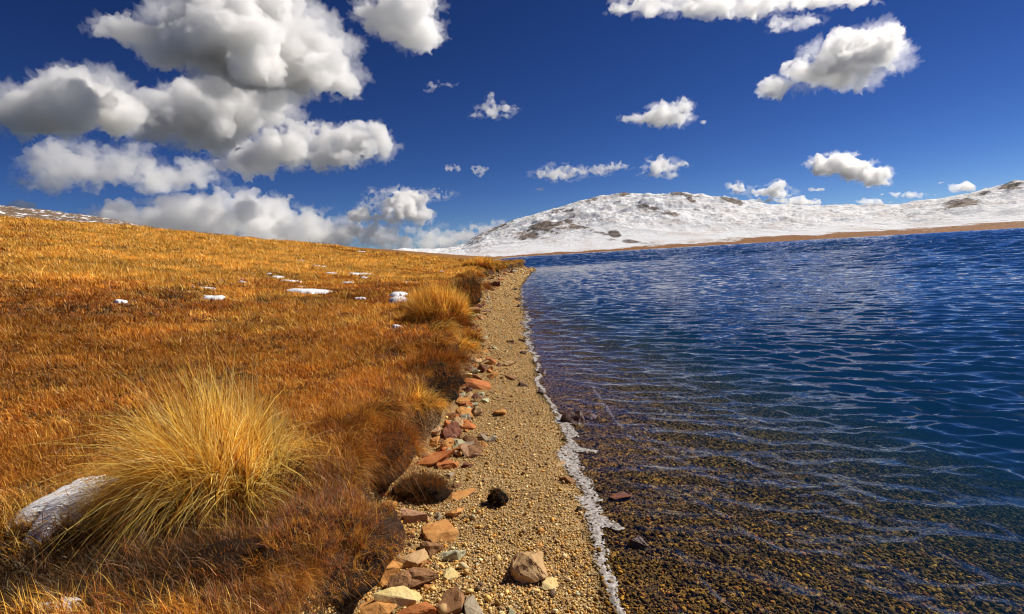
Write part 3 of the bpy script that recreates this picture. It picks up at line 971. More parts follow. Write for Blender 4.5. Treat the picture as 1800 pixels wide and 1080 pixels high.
RM = {"orange": rock_material("orange_stone", (.46, .19, .05), (.60, .30, .09)),
      "red": rock_material("red_stone", (.38, .11, .03), (.52, .20, .06)),
      "pink": rock_material("pinkish_stone", (.34, .18, .10), (.46, .27, .15)),
      "tan": rock_material("tan_stone", (.42, .25, .11), (.52, .34, .17)),
      "brown": rock_material("brown_stone", (.20, .095, .04), (.33, .17, .075)),
      "dark": rock_material("dark_stone", (.055, .032, .022), (.12, .065, .042)),
      "maroon": rock_material("maroon_stone", (.10, .035, .022), (.21, .075, .04)),
      "yellow": rock_material("yellow_stone", (.56, .40, .14), (.66, .52, .26)),
      "green": rock_material("greenish_stone", (.34, .32, .18), (.48, .45, .29)),
      "grey": rock_material("grey_stone", (.26, .20, .13), (.42, .34, .23)),
      "wet": rock_material("wet_dark_stone", (.045, .020, .016), (.11, .045, .03), True)}


def rock_mesh(seed, sx, sy, sz, sharp=.5):
    """an angular, fractured stone: a hull of random points, bevelled, cut fine and roughened"""
    rg = np.random.default_rng(seed)
    bm = bmesh.new()
    for i in range(13):
        u = rg.normal(size=3); u /= np.linalg.norm(u)
        u = u * rg.uniform(.78, 1.0)
        if rg.uniform() < sharp: u = np.sign(u) * np.abs(u) ** .75
        bm.verts.new(Vector((u[0] * sx, u[1] * sy, u[2] * sz)))
    h = bmesh.ops.convex_hull(bm, input=bm.verts)
    bmesh.ops.delete(bm, geom=list({g for g in h["geom_interior"] if isinstance(g, bmesh.types.BMVert)}), context='VERTS')
    loose = [v for v in bm.verts if not v.link_faces]
    if loose: bmesh.ops.delete(bm, geom=loose, context='VERTS')
    bmesh.ops.dissolve_limit(bm, angle_limit=math.radians(9), verts=bm.verts, edges=bm.edges)
    s0 = min(sx, sy, sz)
    bmesh.ops.bevel(bm, geom=list(bm.edges), offset=s0 * .10, segments=2, profile=.6, affect='EDGES', clamp_overlap=True)
    bmesh.ops.triangulate(bm, faces=bm.faces)
    for _ in range(2):
        bmesh.ops.subdivide_edges(bm, edges=[e for e in bm.edges if e.calc_length() > s0 * .22], cuts=1, use_grid_fill=False)
        bmesh.ops.triangulate(bm, faces=bm.faces)
    bm.normal_update()
    co = np.array([v.co[:] for v in bm.verts]); no = np.array([v.normal[:] for v in bm.verts])
    q = co / max(sx, sy, sz)
    d = (fbm(q[:, 0] * 2.4 + seed, q[:, 1] * 2.4, q[:, 2] * 4.5, 3, seed) - .5) * .34 + (fbm(q[:, 0] * 9 + seed, q[:, 1] * 9, q[:, 2] * 16, 3, seed + 3) - .5) * .12
    co = co + no * (d * s0)[:, None]
    for v, c_ in zip(bm.verts, co): v.co = c_
    me = bpy.data.meshes.new("rock"); bm.to_mesh(me); bm.free()
    return me


def place_rock(px, py, w, h, mat, label, flat=.6, name="rock", cat="rock", group=None, seed=None, rot=None, bury=.36, long=None, tilt=0.0):
    """a stone whose outline is about w by h at a pixel of the photograph"""
    p = on_land(px, py + h * .12)
    d = np.linalg.norm(p - CAM)
    W = w * d / F_PX
    pitch_ = math.atan2(CAM_H - p[2], math.hypot(p[0], p[1]))
    # apparent height = depth*sin + height*cos
    H = max(.008, h * d / F_PX)
    sz = min(H * flat, W * .55)
    dep = max(W * .35, (H - sz * math.cos(pitch_) * .8) / max(.25, math.sin(pitch_)))
    dep = min(dep, W * 1.5)
    sd_ = seed if seed is not None else int(px * 13 + py * 7)
    me = rock_mesh(sd_, W * .52, dep * .5, sz * .62)
    o = link(name, me, RM[mat])
    o.location = (p[0], p[1], p[2] + sz * (.5 - bury))
    rg = np.random.default_rng(sd_ + 1)
    yaw = math.atan2(-p[0], p[1])
    o.rotation_euler = (rg.normal() * .12 + tilt, rg.normal() * .14, yaw + (rg.normal() * .25 if rot is None else rot))
    return tag(o, label, cat, group)


ROCKS = [
    (733, 905, 46, 36, "pink", "pinkish rounded block with a deep shadow, right under the fallen sod", .8),
    (774, 931, 58, 46, "orange", "broad smooth orange slab between the fallen sod and the grey green stone", .45),
    (756, 964, 36, 34, "brown", "rust brown wedge touching the lower tip of the orange slab", .7),
    (794, 974, 44, 34, "green", "grey green stone lying below the broad orange slab", .6),
    (720, 988, 76, 30, "tan", "long flat tan slab lying across the pile at the heath cushion", .5),
    (740, 1018, 56, 42, "brown", "ridged brown slab tucked under the long tan slab", .7),
    (660, 1008, 72, 56, "orange", "largest orange block of the near pile, against the heath cushion", .8),
    (703, 1031, 46, 40, "brown", "domed brown orange stone in the middle of the near pile", .85),
    (690, 1059, 80, 42, "yellow", "wide yellowish boulder in front of the domed stone", .7),
    (646, 1074, 72, 34, "orange", "low orange slab at the bottom edge, left end of the near pile", .6),
    (742, 1076, 70, 30, "red", "red orange slab at the bottom edge beside the yellowish boulder", .6),
    (794, 1058, 40, 46, "brown", "upright brown stone with a black shadow at the bottom edge", 1.0),
    (832, 1066, 32, 40, "grey", "narrow upright stone at the bottom edge, nearest to the water", 1.0),
    (789, 1009, 28, 26, "yellow", "pale yellow flat chip set in the shingle under the grey green stone", .4),
    (720, 936, 18, 12, "orange", "small bright orange pebble below the pinkish block", .6),
    (689, 951, 24, 20, "yellow", "small yellow stone at the right foot of the heath cushion", .8),
    (667, 847, 30, 24, "orange", "orange stone behind the heath cushion beside the fallen sod", .8),
    (672, 869, 22, 15, "red", "red orange stone just below the orange stone behind the heath", .6),
    (684, 888, 22, 18, "orange", "light orange stone above the pinkish block at the heath edge", .6),
    (812, 869, 46, 22, "orange", "flat rust orange slab between the fallen sod and the black clod", .3),
    (799, 901, 24, 28, "orange", "curved orange stone leaning on top of the broad orange slab", .7),
    (731, 972, 30, 13, "orange", "thin orange chip half buried above the long tan slab", .4),
    (928, 998, 70, 62, "tan", "big tan brown angular rock alone in the middle of the shingle", .75),
    (969, 1024, 32, 24, "yellow", "pale flat stone beside the big lone tan rock", .35),
    (997, 843, 24, 40, "brown", "brown rock leaning at the inner edge of the foam line", .9),
    (986, 816, 20, 14, "tan", "small tan stone above the brown rock at the foam", .6),
    (949, 958, 12, 9, "orange", "tiny orange stone in the shingle above the lone tan rock", .5),
    (1116, 957, 32, 24, "wet", "dark wet stone alone in the shallow water past the foam spur", .8),
    (1010, 738, 42, 30, "wet", "dark red wet rock in the water at the foam bend", .8),
    (1036, 733, 26, 16, "wet", "smaller wet rock at the right side of the dark red one", .7),
    (1093, 872, 40, 20, "maroon", "submerged maroon stone in the shallows between the foam spurs", .4),
    (836, 676, 46, 30, "red", "flat red orange slab under the overhanging sod", .5),
    (820, 724, 28, 27, "orange", "upright orange block below the red slab, with dirty snow at its foot", .9),
    (795, 763, 44, 36, "maroon", "dark maroon wedge of rock in the middle of the rubble strip", .9),
    (767, 802, 60, 34, "red", "bright red orange slab above the fallen sod", .45),
    (785, 818, 36, 20, "red", "small red orange block touching the bright slab above the sod", .8),
    (792, 731, 44, 12, "maroon", "thin dark red shard lying under the overhanging sod", .7),
    (823, 749, 26, 18, "red", "red brown stone right below the upright orange block", .6),
    (764, 757, 20, 18, "pink", "pinkish flat stone left of the maroon wedge", .5),
    (766, 777, 24, 22, "orange", "orange stone with a black shadow between wedge and bright slab", .8),
    (783, 771, 26, 10, "orange", "thin orange shard beneath the maroon wedge", .4),
    (859, 704, 20, 14, "green", "grey pointed stone in the shingle below the red slab", .8),
    (848, 646, 18, 10, "dark", "dark stone in the shingle level with the black hollow", .7),
    (821, 819, 15, 12, "maroon", "small dark stone in the shingle right of the red orange block", .8),
    (791, 834, 13, 15, "grey", "grey curled stone below the red orange block", .6),
    (896, 663, 26, 12, "brown", "rusty stone in the middle of the shingle near the wet dark rock", .5),
    (918, 677, 20, 10, "dark", "dark flat stone between the rusty stone and the foam", .7),
    (952, 655, 14, 11, "wet", "dark wet stone in the foam, upper one of a close pair", .8),
    (950, 690, 16, 12, "wet", "dark wet stone in the foam above the bend", .8),
    (868, 502, 30, 17, "maroon", "big dark boulder under the far bank", .9),
    (832, 549, 28, 24, "brown", "rounded brown boulder at the bank foot below the dark slumped sod", .9),
    (846, 559, 10, 16, "pink", "pinkish upright stone beside the rounded brown boulder", 1.0),
    (820, 556, 10, 12, "yellow", "pale stone left of the rounded brown boulder", .8),
    (840, 597, 13, 10, "green", "pale greenish stone in the upper rubble", .6),
    (853, 594, 12, 8, "green", "greenish slab next to the pale greenish stone", .6),
    (896, 601, 13, 9, "dark", "dark pointed stone in the shingle beside the upper rubble", .9),
    (918, 599, 16, 9, "grey", "grey stone at the inner edge of the far foam", .8),
    (920, 621, 11, 8, "dark", "small dark stone at the foam below the grey one", .8),
    (848, 646, 10, 6, "dark", "little dark stone next to the dark one by the hollow", .7),
    (836, 634, 24, 12, "tan", "tan slab above the dark hollow, in the lower rubble", .5),
    (850, 617, 20, 10, "orange", "orange tan slab in the centre of the rubble strip", .6),
    (848, 537, 20, 10, "brown", "long brown slab on the bank foot above the brown boulder", .6),
    (858, 530, 16, 7, "grey", "grey slab on the bank foot next to the long brown slab", .6),
    (903, 510, 13, 6, "dark", "dark stone lying on the far shingle near the water", .8),
    (911, 527, 12, 6, "wet", "wet stone at the far waterline, upper of two", .8),
    (909, 539, 12, 6, "wet", "wet stone at the far waterline, lower of two", .8),
    (945, 638, 14, 7, "wet", "wet dark stone standing in the foam beside the rusty stone", .8),
]
for k, (px, py, w, h, mat, lab, fl) in enumerate(ROCKS):
    place_rock(px, py, w * 1.28, h * 1.2, mat, lab, fl, seed=500 + k)

# broken rubble under the bank: every stone on its own
rg = np.random.default_rng(77)
PROTO = [rock_mesh(900 + i, .5, rg.uniform(.28, .5), rg.uniform(.16, .36)) for i in range(14)]
RUB = ["red", "orange", "brown", "tan", "brown", "red", "maroon", "dark", "pink", "orange", "grey", "green"]
PROTO_M = {}
for c_ in RUB:
    for i in range(14):
        me = PROTO[i].copy(); me.materials.append(RM[c_]); PROTO_M[c_, i] = me
WORDS = {"red": "red brown", "orange": "orange", "brown": "brown", "tan": "tan", "grey": "grey", "green": "greenish", "maroon": "maroon", "dark": "dark", "pink": "pinkish"}
for i in range(330):
    t_ = rg.uniform(0, 1)
    y_ = 5.2 * (66 / 5.2) ** (t_ ** 1.35) if i < 285 else rg.uniform(2.6, 5.4)
    xb_ = float(x_bank(y_)); w_ = float(x_shore(y_)) - xb_
    x_ = xb_ + .02 + abs(rg.normal()) * w_ * .20
    if i % 9 == 0: x_ = xb_ + rg.uniform(.1, .95) * w_
    if x_ > xb_ + w_ * .95: continue
    sz_ = rg.uniform(.07, .20) * (1 + .065 * y_) * (.5 if i >= 285 or i % 9 == 0 else 1)
    c_ = RUB[int(rg.integers(0, len(RUB)))]
    o = bpy.data.objects.new("rubble_stone", PROTO_M[c_, int(rg.integers(0, 14))]); COL.objects.link(o)
    o.location = (x_, y_, float(land(x_, y_)) + sz_ * .08)
    o.scale = (sz_, sz_, sz_ * rg.uniform(.7, 1.2)); o.rotation_euler = (rg.normal() * .3, rg.normal() * .3, rg.uniform(0, 6.28))
    tag(o, "small broken %s stone in the rubble strip at the foot of the bank" % WORDS[c_], "stone", "%s stones of the rubble strip" % WORDS[c_])

# ---------------------------------------------------------------- gravel and lake bed stones
def pebbles(name, x, y, size, cols, squash, seed, sink=.15, label=None):
    rg = np.random.default_rng(seed)
    n = len(x)
    sv, sf = ICO1
    V = np.broadcast_to(sv, (n, 12, 3)) * rg.uniform(.72, 1.18, (n, 12, 1))
    V = V * np.stack([size * rg.uniform(.8, 1.3, n), size * rg.uniform(.5, .85, n), size * squash * rg.uniform(.6, 1.2, n)], 1)[:, None, :] * .5
    yaw = rg.uniform(0, 2 * math.pi, n); til = rg.normal(size=n) * .32; til2 = rg.normal(size=n) * .32
    X, Y, Z = V[..., 0], V[..., 1], V[..., 2]
    Y, Z = Y * np.cos(til)[:, None] - Z * np.sin(til)[:, None], Y * np.sin(til)[:, None] + Z * np.cos(til)[:, None]
    X, Z = X * np.cos(til2)[:, None] - Z * np.sin(til2)[:, None], X * np.sin(til2)[:, None] + Z * np.cos(til2)[:, None]
    X, Y = X * np.cos(yaw)[:, None] - Y * np.sin(yaw)[:, None], X * np.sin(yaw)[:, None] + Y * np.cos(yaw)[:, None]
    zz = land(x, y) + size * squash * (.35 - sink) + size * .25 * rg.uniform(0, 1, n)
    V = np.stack([X + x[:, None], Y + y[:, None], Z + zz[:, None]], -1).reshape(-1, 3)
    T = (sf[None] + (np.arange(n) * 12)[:, None, None]).reshape(-1, 3)
    me = new_mesh(name, V, tris=T, smooth_shade=False)
    col_attr(me, "tint", np.repeat(cols, 12, axis=0))
    return me


def tint_material(name, rough, spec):
    m = NT(name)
    c = m.n("Attribute", attribute_name="tint").outputs['Color']
    pos = m.n("NewGeometry").outputs['Position']
    nn = m.noise(420, 2, .6, pos)
    c = m.mix(m.math('MULTIPLY', nn, .6), c, (.10, .07, .04), 'MULTIPLY') if False else c
    return m.surface(m.bsdf(c, rough, spec, m.bump(nn, .5, .002)))


rg = np.random.default_rng(31)
n = 118000
y_ = 2.2 * (75 / 2.2) ** (rg.uniform(0, 1, n) ** 1.25)
xb_, xs_ = x_bank(y_), x_shore(y_)
x_ = xb_ - .12 + (xs_ - xb_ + .16) * rg.uniform(0, 1, n)
sz_ = np.maximum(.0105 * np.exp(rg.normal(size=n) * .42), .0018 * y_)
sz_ = np.where(rg.uniform(0, 1, n) < .012, sz_ * 2.6, sz_)
sz_ = sz_ * (1 + .12 * smooth(6, 2.5, y_))
pc = np.array([(.60, .37, .11), (.70, .48, .18), (.50, .27, .07), (.36, .22, .09), (.76, .60, .32), (.26, .16, .07), (.58, .28, .05), (.40, .35, .22), (.14, .085, .045)])
cols = pc[rg.choice(len(pc), n, p=[.2, .17, .16, .1, .09, .09, .1, .05, .04])] * (1 + .15 * rg.normal(size=(n, 1))).clip(.5, 1.5)
wetb = smooth(-.13, -.03, x_ - xs_ + .05 * (vnoise(x_ * 6, y_ * 6, s=131) - .5)); cols *= (1 - .62 * wetb)[:, None]
me = pebbles("gravel", x_, y_, sz_, cols, .62, 41)
o = link("gravel", me, tint_material("beach_pebbles", .75, .3)); tag(o, "golden tan pebbles of the narrow beach", None, None, "stuff")

n = 150000
r_ = 2.2 * (26 / 2.2) ** rg.uniform(0, 1, n); a_ = np.radians(rg.uniform(-4, 52, n))
x_, y_ = r_ * np.sin(a_), r_ * np.cos(a_)
d_ = x_ - x_shore(y_)
k = (d_ > -.04) & (d_ < 12 - 5 * rg.uniform(0, 1, n))
x_, y_, r_, d_ = x_[k], y_[k], r_[k], d_[k]; n = len(x_)
sz_ = np.maximum(.014 * np.exp(rg.normal(size=n) * .5) * (1 + .25 * np.clip(d_, 0, 4)), min(.0026, 9) * r_)
sz_ = np.minimum(sz_, .050)
pc = np.array([(.090, .052, .020), (.20, .11, .028), (.36, .19, .032), (.045, .028, .014), (.55, .30, .045), (.13, .09, .04), (.30, .12, .032)])
cols = pc[rg.choice(len(pc), n, p=[.27, .22, .13, .2, .04, .08, .06])] * (1 + .25 * rg.normal(size=(n, 1))).clip(.4, 1.7)
cols *= (.35 + .85 * fbm(x_ * 1.3, y_ * 1.3, o=3, s=141))[:, None]
me = pebbles("lakebed_gravel", x_, y_, sz_, cols, .42, 42)
o = link("lakebed_gravel", me, tint_material("lake_bed_stones", .95, .0)); tag(o, "dark brown and golden flat stones under the shallow water", None, None, "stuff")

# ---------------------------------------------------------------- foam along the waterline
ys = [2.45]
while ys[-1] < 34: ys.append(ys[-1] + max(.0042, .0042 * (ys[-1] / 4.0) ** 1.6))
ys = np.array(ys)
us = np.linspace(-.16, .34, 122)
FY, FU = np.meshgrid(ys, us, indexing='ij')
scale_w = 1 + .05 * FY
xs_ = x_shore(FY)
FX = xs_ + FU * scale_w
FINGERS = [(1088, 930, 1052, 915), (1045, 795, 1010, 790), (1052, 880, 1030, 880), (1012, 768, 985, 735)]
cen = .012 + .05 * (vnoise(FY * 2.1, FY * 0, s=121) - .5) + .025 * (vnoise(FY * 7, FY * 0, s=122) - .5)
half = (.030 + .075 * fbm(FY * 2.7, FY * 0 + 5, o=3, s=123)) * (.35 + 1.3 * vnoise(FY * .8, FY * 0 + 2, s=128))
fld = 1 - np.abs(FU - cen) / half
for fx, fy, gx_, gy_ in FINGERS:
    A_, B_ = ground(fx, fy)[:2], ground(gx_, gy_)[:2]
    ab = B_ - A_; L2 = ab.dot(ab)
    t_ = np.clip(((FX - A_[0]) * ab[0] + (FY - A_[1]) * ab[1]) / L2, 0, 1)
    dist = np.hypot(FX - (A_[0] + ab[0] * t_), FY - (A_[1] + ab[1] * t_))
    fld = np.maximum(fld, 1 - dist / (.045 + .045 * t_))
fld = fld + .55 * (fbm(FX * 6, FY * 6, o=2, s=124) - .5) + .35 * (fbm(FX * 28, FY * 28, o=2, s=127) - .5) - smooth(8, 14, FY) * .55 * (vnoise(FY * 1.5, FY * 0, s=126))
bub = fbm(FX * 70, FY * 70, o=2, s=125)
fz = np.maximum(land(FX, FY), 0.0) + .004 + .009 * np.clip(fld, 0, 1) ** .6 * (.55 + .9 * bub)
ins = fld > .04 + .35 * smooth(.60, .70, bub) * 1.4
nu = len(us)
q = (np.arange(len(ys) - 1)[:, None] * nu + np.arange(nu - 1)[None]).ravel()
Q = np.stack([q, q + 1, q + nu + 1, q + nu], 1)
Q = Q[ins.ravel()[Q].all(1)]
used, inv = np.unique(Q, return_inverse=True)
me = new_mesh("foam", np.stack([FX.ravel(), FY.ravel(), fz.ravel()], 1)[used], quads=inv.reshape(-1, 4))
m = NT("grey_foam")
pos = m.n("NewGeometry").outputs['Position']
vo = m.n("TexVoronoi", i_Scale=130.0); m.l(pos, vo.inputs['Vector'])
n1 = m.noise(40, 4, .6, pos)
c = m.mix(m.ramp(n1, [(.35, 0.0), (.62, 1.0)]), (.24, .20, .17), (.54, .51, .49))
c = m.mix(m.ramp(vo.outputs['Distance'], [(.0, .55), (.35, 0.0)]), c, (.20, .16, .13))
fb = m.bsdf(c, .5, .4, m.bump(vo.outputs['Distance'], -.6, .004))
tp = m.n("BsdfTransparent"); fx_ = m.n("MixShader")
m.l(m.ramp(m.noise(26, 5, .7, pos), [(.32, .70), (.54, .04)]), fx_.inputs[0]); m.l(fb.outputs[0], fx_.inputs[1]); m.l(tp.outputs[0], fx_.inputs[2])
foam = link("foam", me, m.surface(fx_)); tag(foam, "grey white foam along the waterline", None, None, "stuff")

# ---- bits of straw and twig washed up on the shingle
rg = np.random.default_rng(55)
n = 260
y_ = 2.3 * (9 / 2.3) ** rg.uniform(0, 1, n); xb_, xs_ = x_bank(y_), x_shore(y_)
x_ = xb_ + (xs_ - xb_) * rg.uniform(.03, .93, n)
a_ = rg.uniform(0, 6.283, n)
pt = blades(np.stack([x_, y_, land(x_, y_) + .010], 1), np.stack([np.cos(a_), np.sin(a_)], 1) * .97, rg.uniform(.02, .10, n), np.full(n, .0032), pick("tuss", n, rg) * rg.uniform(.5, 1.0, (n, 1)), 3, rg.uniform(.3, .45, n), rg=rg)
litter = blade_object("litter", [pt], STRAW); tag(litter, "scattered bits of dry straw on the shingle", None, None, "stuff")
# ---------------------------------------------------------------- clouds (each one a thing)
def px_above_horizon(px, py):
    return (449.0 - (px - 900) * 0.0585) - py




def cloud_material(sigma, aniso=0.35, white=.905):
    m = NT("cloud_vapour")
    v = m.n("VolumeScatter", i_Color=(white, white + .004, min(.995, white + .024), 1), i_Density=sigma, i_Anisotropy=aniso)
    m.l(v.outputs[0], m.out.inputs['Volume'])
    return m.m


def make_cloud(ells, label, tau=0.07, puff=1.0, rag=1.0, aniso=.5, low=False, group="clouds in the blue sky", dist=None, seed=0):
    rg = np.random.default_rng(1000 + seed)
    E = np.array(ells, float)
    E[:, 2:] *= 1.05 + .22 * (1 - min(1, E[:, 3].max() / 22.0))
    # distance from the height of the base above the horizon
    base = max(6.0, px_above_horizon(E[:, 0].mean(), (E[:, 1] + E[:, 3]).max()))
    D = dist or float(np.clip(1300.0 / math.tan(math.atan(base / F_PX)), 1800, 9000))
    c0 = np.array([E[:, 0].mean(), E[:, 1].mean()])
    fwd = ray(*c0)
    centre = CAM + fwd * D
    up = np.array([0, 0, 1.0])
    right = np.cross(fwd, up); right /= np.linalg.norm(right)
    upv = np.cross(right, fwd)
    # undo the roll for offsets
    def world_of(px, py, depth):
        d = ray(px, py)
        d = d / d.dot(fwd)
        return CAM + d * (D + depth)
    k = D / (F_PX * 1.0) * (1 / max(0.6, fwd.dot(_F)))      # metres in one photo pixel
    V, Fc, nv = [], [], 0
    sv, sf = ICO2
    for (ex, ey, rx, ry) in E:
        area = rx * ry
        rm = min(rx, ry)
        n = int(np.clip(10 + 16 * area / (rm * rm), 12, 70))
        for i in range(n):
            a = rg.uniform(0, 2 * math.pi); r = math.sqrt(rg.uniform(0, 1)) * 0.86
            ox, oy = math.cos(a) * r * rx, math.sin(a) * r * ry
            if oy > 0: oy *= 0.75                       # flatter underside
            dep = rg.uniform(-0.8, 0.8) * min(rx, ry * 1.6) * math.sqrt(max(0.05, 1 - r * r)) * k
            edge = 1 - 0.55 * r
            pr = rm * rg.uniform(0.28, 0.55) * edge * puff
            p = world_of(ex + ox, ey + oy, dep)
            V.append(sv * (pr * k) * rg.uniform(0.8, 1.2, 3) + p); Fc.append(sf + nv); nv += len(sv)
            for j in range(4):                          # smaller puffs riding on the big one
                u = rg.normal(size=3); u /= np.linalg.norm(u)
                if u[2] < -0.2: u[2] *= -0.5
                q = pr * rg.uniform(0.28, 0.5)
                V.append(sv * (q * k) + p + u * pr * k * 0.9); Fc.append(sf + nv); nv += len(sv)
    V = np.concatenate(V); Fc = np.concatenate(Fc)
    me = new_mesh("cloud_raw", V, tris=Fc)
    tmp = bpy.data.objects.new("cloud_raw", me); COL.objects.link(tmp)
    md = tmp.modifiers.new("r", 'REMESH'); md.mode = 'VOXEL'
    md.voxel_size = max(1.5, min(2.5, math.sqrt(E[:, 2].max()) * 0.22)) * k
    md.use_smooth_shade = True
    dg = bpy.context.evaluated_depsgraph_get()
    me2 = bpy.data.meshes.new_from_object(tmp.evaluated_get(dg))
    bpy.data.objects.remove(tmp); bpy.data.meshes.remove(me)
    n = len(me2.vertices)
    co = np.empty(n * 3, np.float32); me2.vertices.foreach_get("co", co); co = co.reshape(-1, 3).astype(float)
    no = np.empty(n * 3, np.float32); me2.vertex_normals.foreach_get("vector", no); no = no.reshape(-1, 3)
    q = (co - centre) / k
    s = float(np.clip(E[:, 3].max(), 8, 45))
    big = fbm(q[:, 0] / s * 1.6 + seed * 7, q[:, 1] / s * 1.6, q[:, 2] / s * 1.6, 2, 5) - 0.5
    w = fbm(q[:, 0] / s * 4.5, q[:, 1] / s * 4.5, q[:, 2] / s * 4.5, 5, 9, 0.66)
    bil = np.abs(w - 0.5) * 2                            # billowy creases
    co = co + no * ((big * 0.55 * s + (bil - 0.35) * 0.46 * s) * k * rag)[:, None]
    co = co - centre
    me2.vertices.foreach_set("co", co.astype(np.float32).ravel())
    me2.update()
    # one clean skin again, without the folds the billows made
    tmp = bpy.data.objects.new("cloud_raw", me2); COL.objects.link(tmp)
    md = tmp.modifiers.new("r", 'REMESH'); md.mode = 'VOXEL'; md.voxel_size = max(1.3, min(2.1, math.sqrt(E[:, 2].max()) * 0.18)) * k; md.use_smooth_shade = True
    dg = bpy.context.evaluated_depsgraph_get()
    me3 = bpy.data.meshes.new_from_object(tmp.evaluated_get(dg))
    bpy.data.objects.remove(tmp); bpy.data.meshes.remove(me2)
    me2 = me3
    n = len(me2.vertices)
    co = np.empty(n * 3, np.float32); me2.vertices.foreach_get("co", co); co = co.reshape(-1, 3).astype(float)
    no = np.empty(n * 3, np.float32); me2.vertex_normals.foreach_get("vector", no); no = no.reshape(-1, 3)
    q = co / k
    f1 = np.abs(fbm(q[:, 0] / s * 7 + seed, q[:, 1] / s * 7, q[:, 2] / s * 7, 4, 15, .68) - .5) * 2
    co += no * (np.maximum(f1 - .28, -.05) * .26 * s * k)[:, None]
    me2.vertices.foreach_set("co", co.astype(np.float32).ravel())
    me2.update()
    me2.materials.clear()
    o = bpy.data.objects.new("cloud", me2); COL.objects.link(o)
    me2.name = "cloud"
    white = .992 if tau >= .08 else .905
    if low: tau *= .42
    me2.materials.append(cloud_material(1.7 * tau / k, aniso, white))
    o.location = centre
    tag(o, label, "cloud", group)
    if E[:, 3].max() < 13: return o
    # torn thin vapour round the rim
    V, Fc, nv = [], [], 0
    for (ex, ey, rx, ry) in E:
        rm = min(rx, ry)
        for i in range(int(np.clip(14 + 10 * rx / ry, 14, 46))):
            a = rg.uniform(0, 2 * math.pi); r = rg.uniform(.80, 1.08)
            p = world_of(ex + math.cos(a) * r * rx, ey + math.sin(a) * r * ry * (.8 if math.sin(a) > 0 else 1), rg.uniform(-.4, .4) * rm * k) - centre
            V.append(sv * (rm * rg.uniform(.12, .30) * k) * np.array([rg.uniform(.9, 1.9), rg.uniform(.9, 1.9), rg.uniform(.6, 1.1)]) + p); Fc.append(sf + nv); nv += len(sv)
    me = new_mesh("wisp", np.concatenate(V), tris=np.concatenate(Fc))
    tmp = bpy.data.objects.new("wisp_raw", me); COL.objects.link(tmp)
    md = tmp.modifiers.new("r", 'REMESH'); md.mode = 'VOXEL'; md.voxel_size = max(1.5, min(2.4, math.sqrt(E[:, 2].max()) * 0.2)) * k
    dg = bpy.context.evaluated_depsgraph_get()
    me4 = bpy.data.meshes.new_from_object(tmp.evaluated_get(dg))
    bpy.data.objects.remove(tmp); bpy.data.meshes.remove(me)
    n = len(me4.vertices)
    co = np.empty(n * 3, np.float32); me4.vertices.foreach_get("co", co); co = co.reshape(-1, 3).astype(float)
    no = np.empty(n * 3, np.float32); me4.vertex_normals.foreach_get("vector", no); no = no.reshape(-1, 3)
    q = co / k
    f1 = np.abs(fbm(q[:, 0] / s * 5 + seed, q[:, 1] / s * 5, q[:, 2] / s * 5, 4, 25, .65) - .5) * 2
    co += no * ((f1 - .30) * .45 * s * k)[:, None]
    me4.vertices.foreach_set("co", co.astype(np.float32).ravel()); me4.update(); me4.materials.clear()
    me4.materials.append(cloud_material(.30 * tau / k, aniso, .96))
    me4.name = "wisp"
    wo_ = bpy.data.objects.new("wisp", me4); COL.objects.link(wo_); wo_.parent = o
    return o


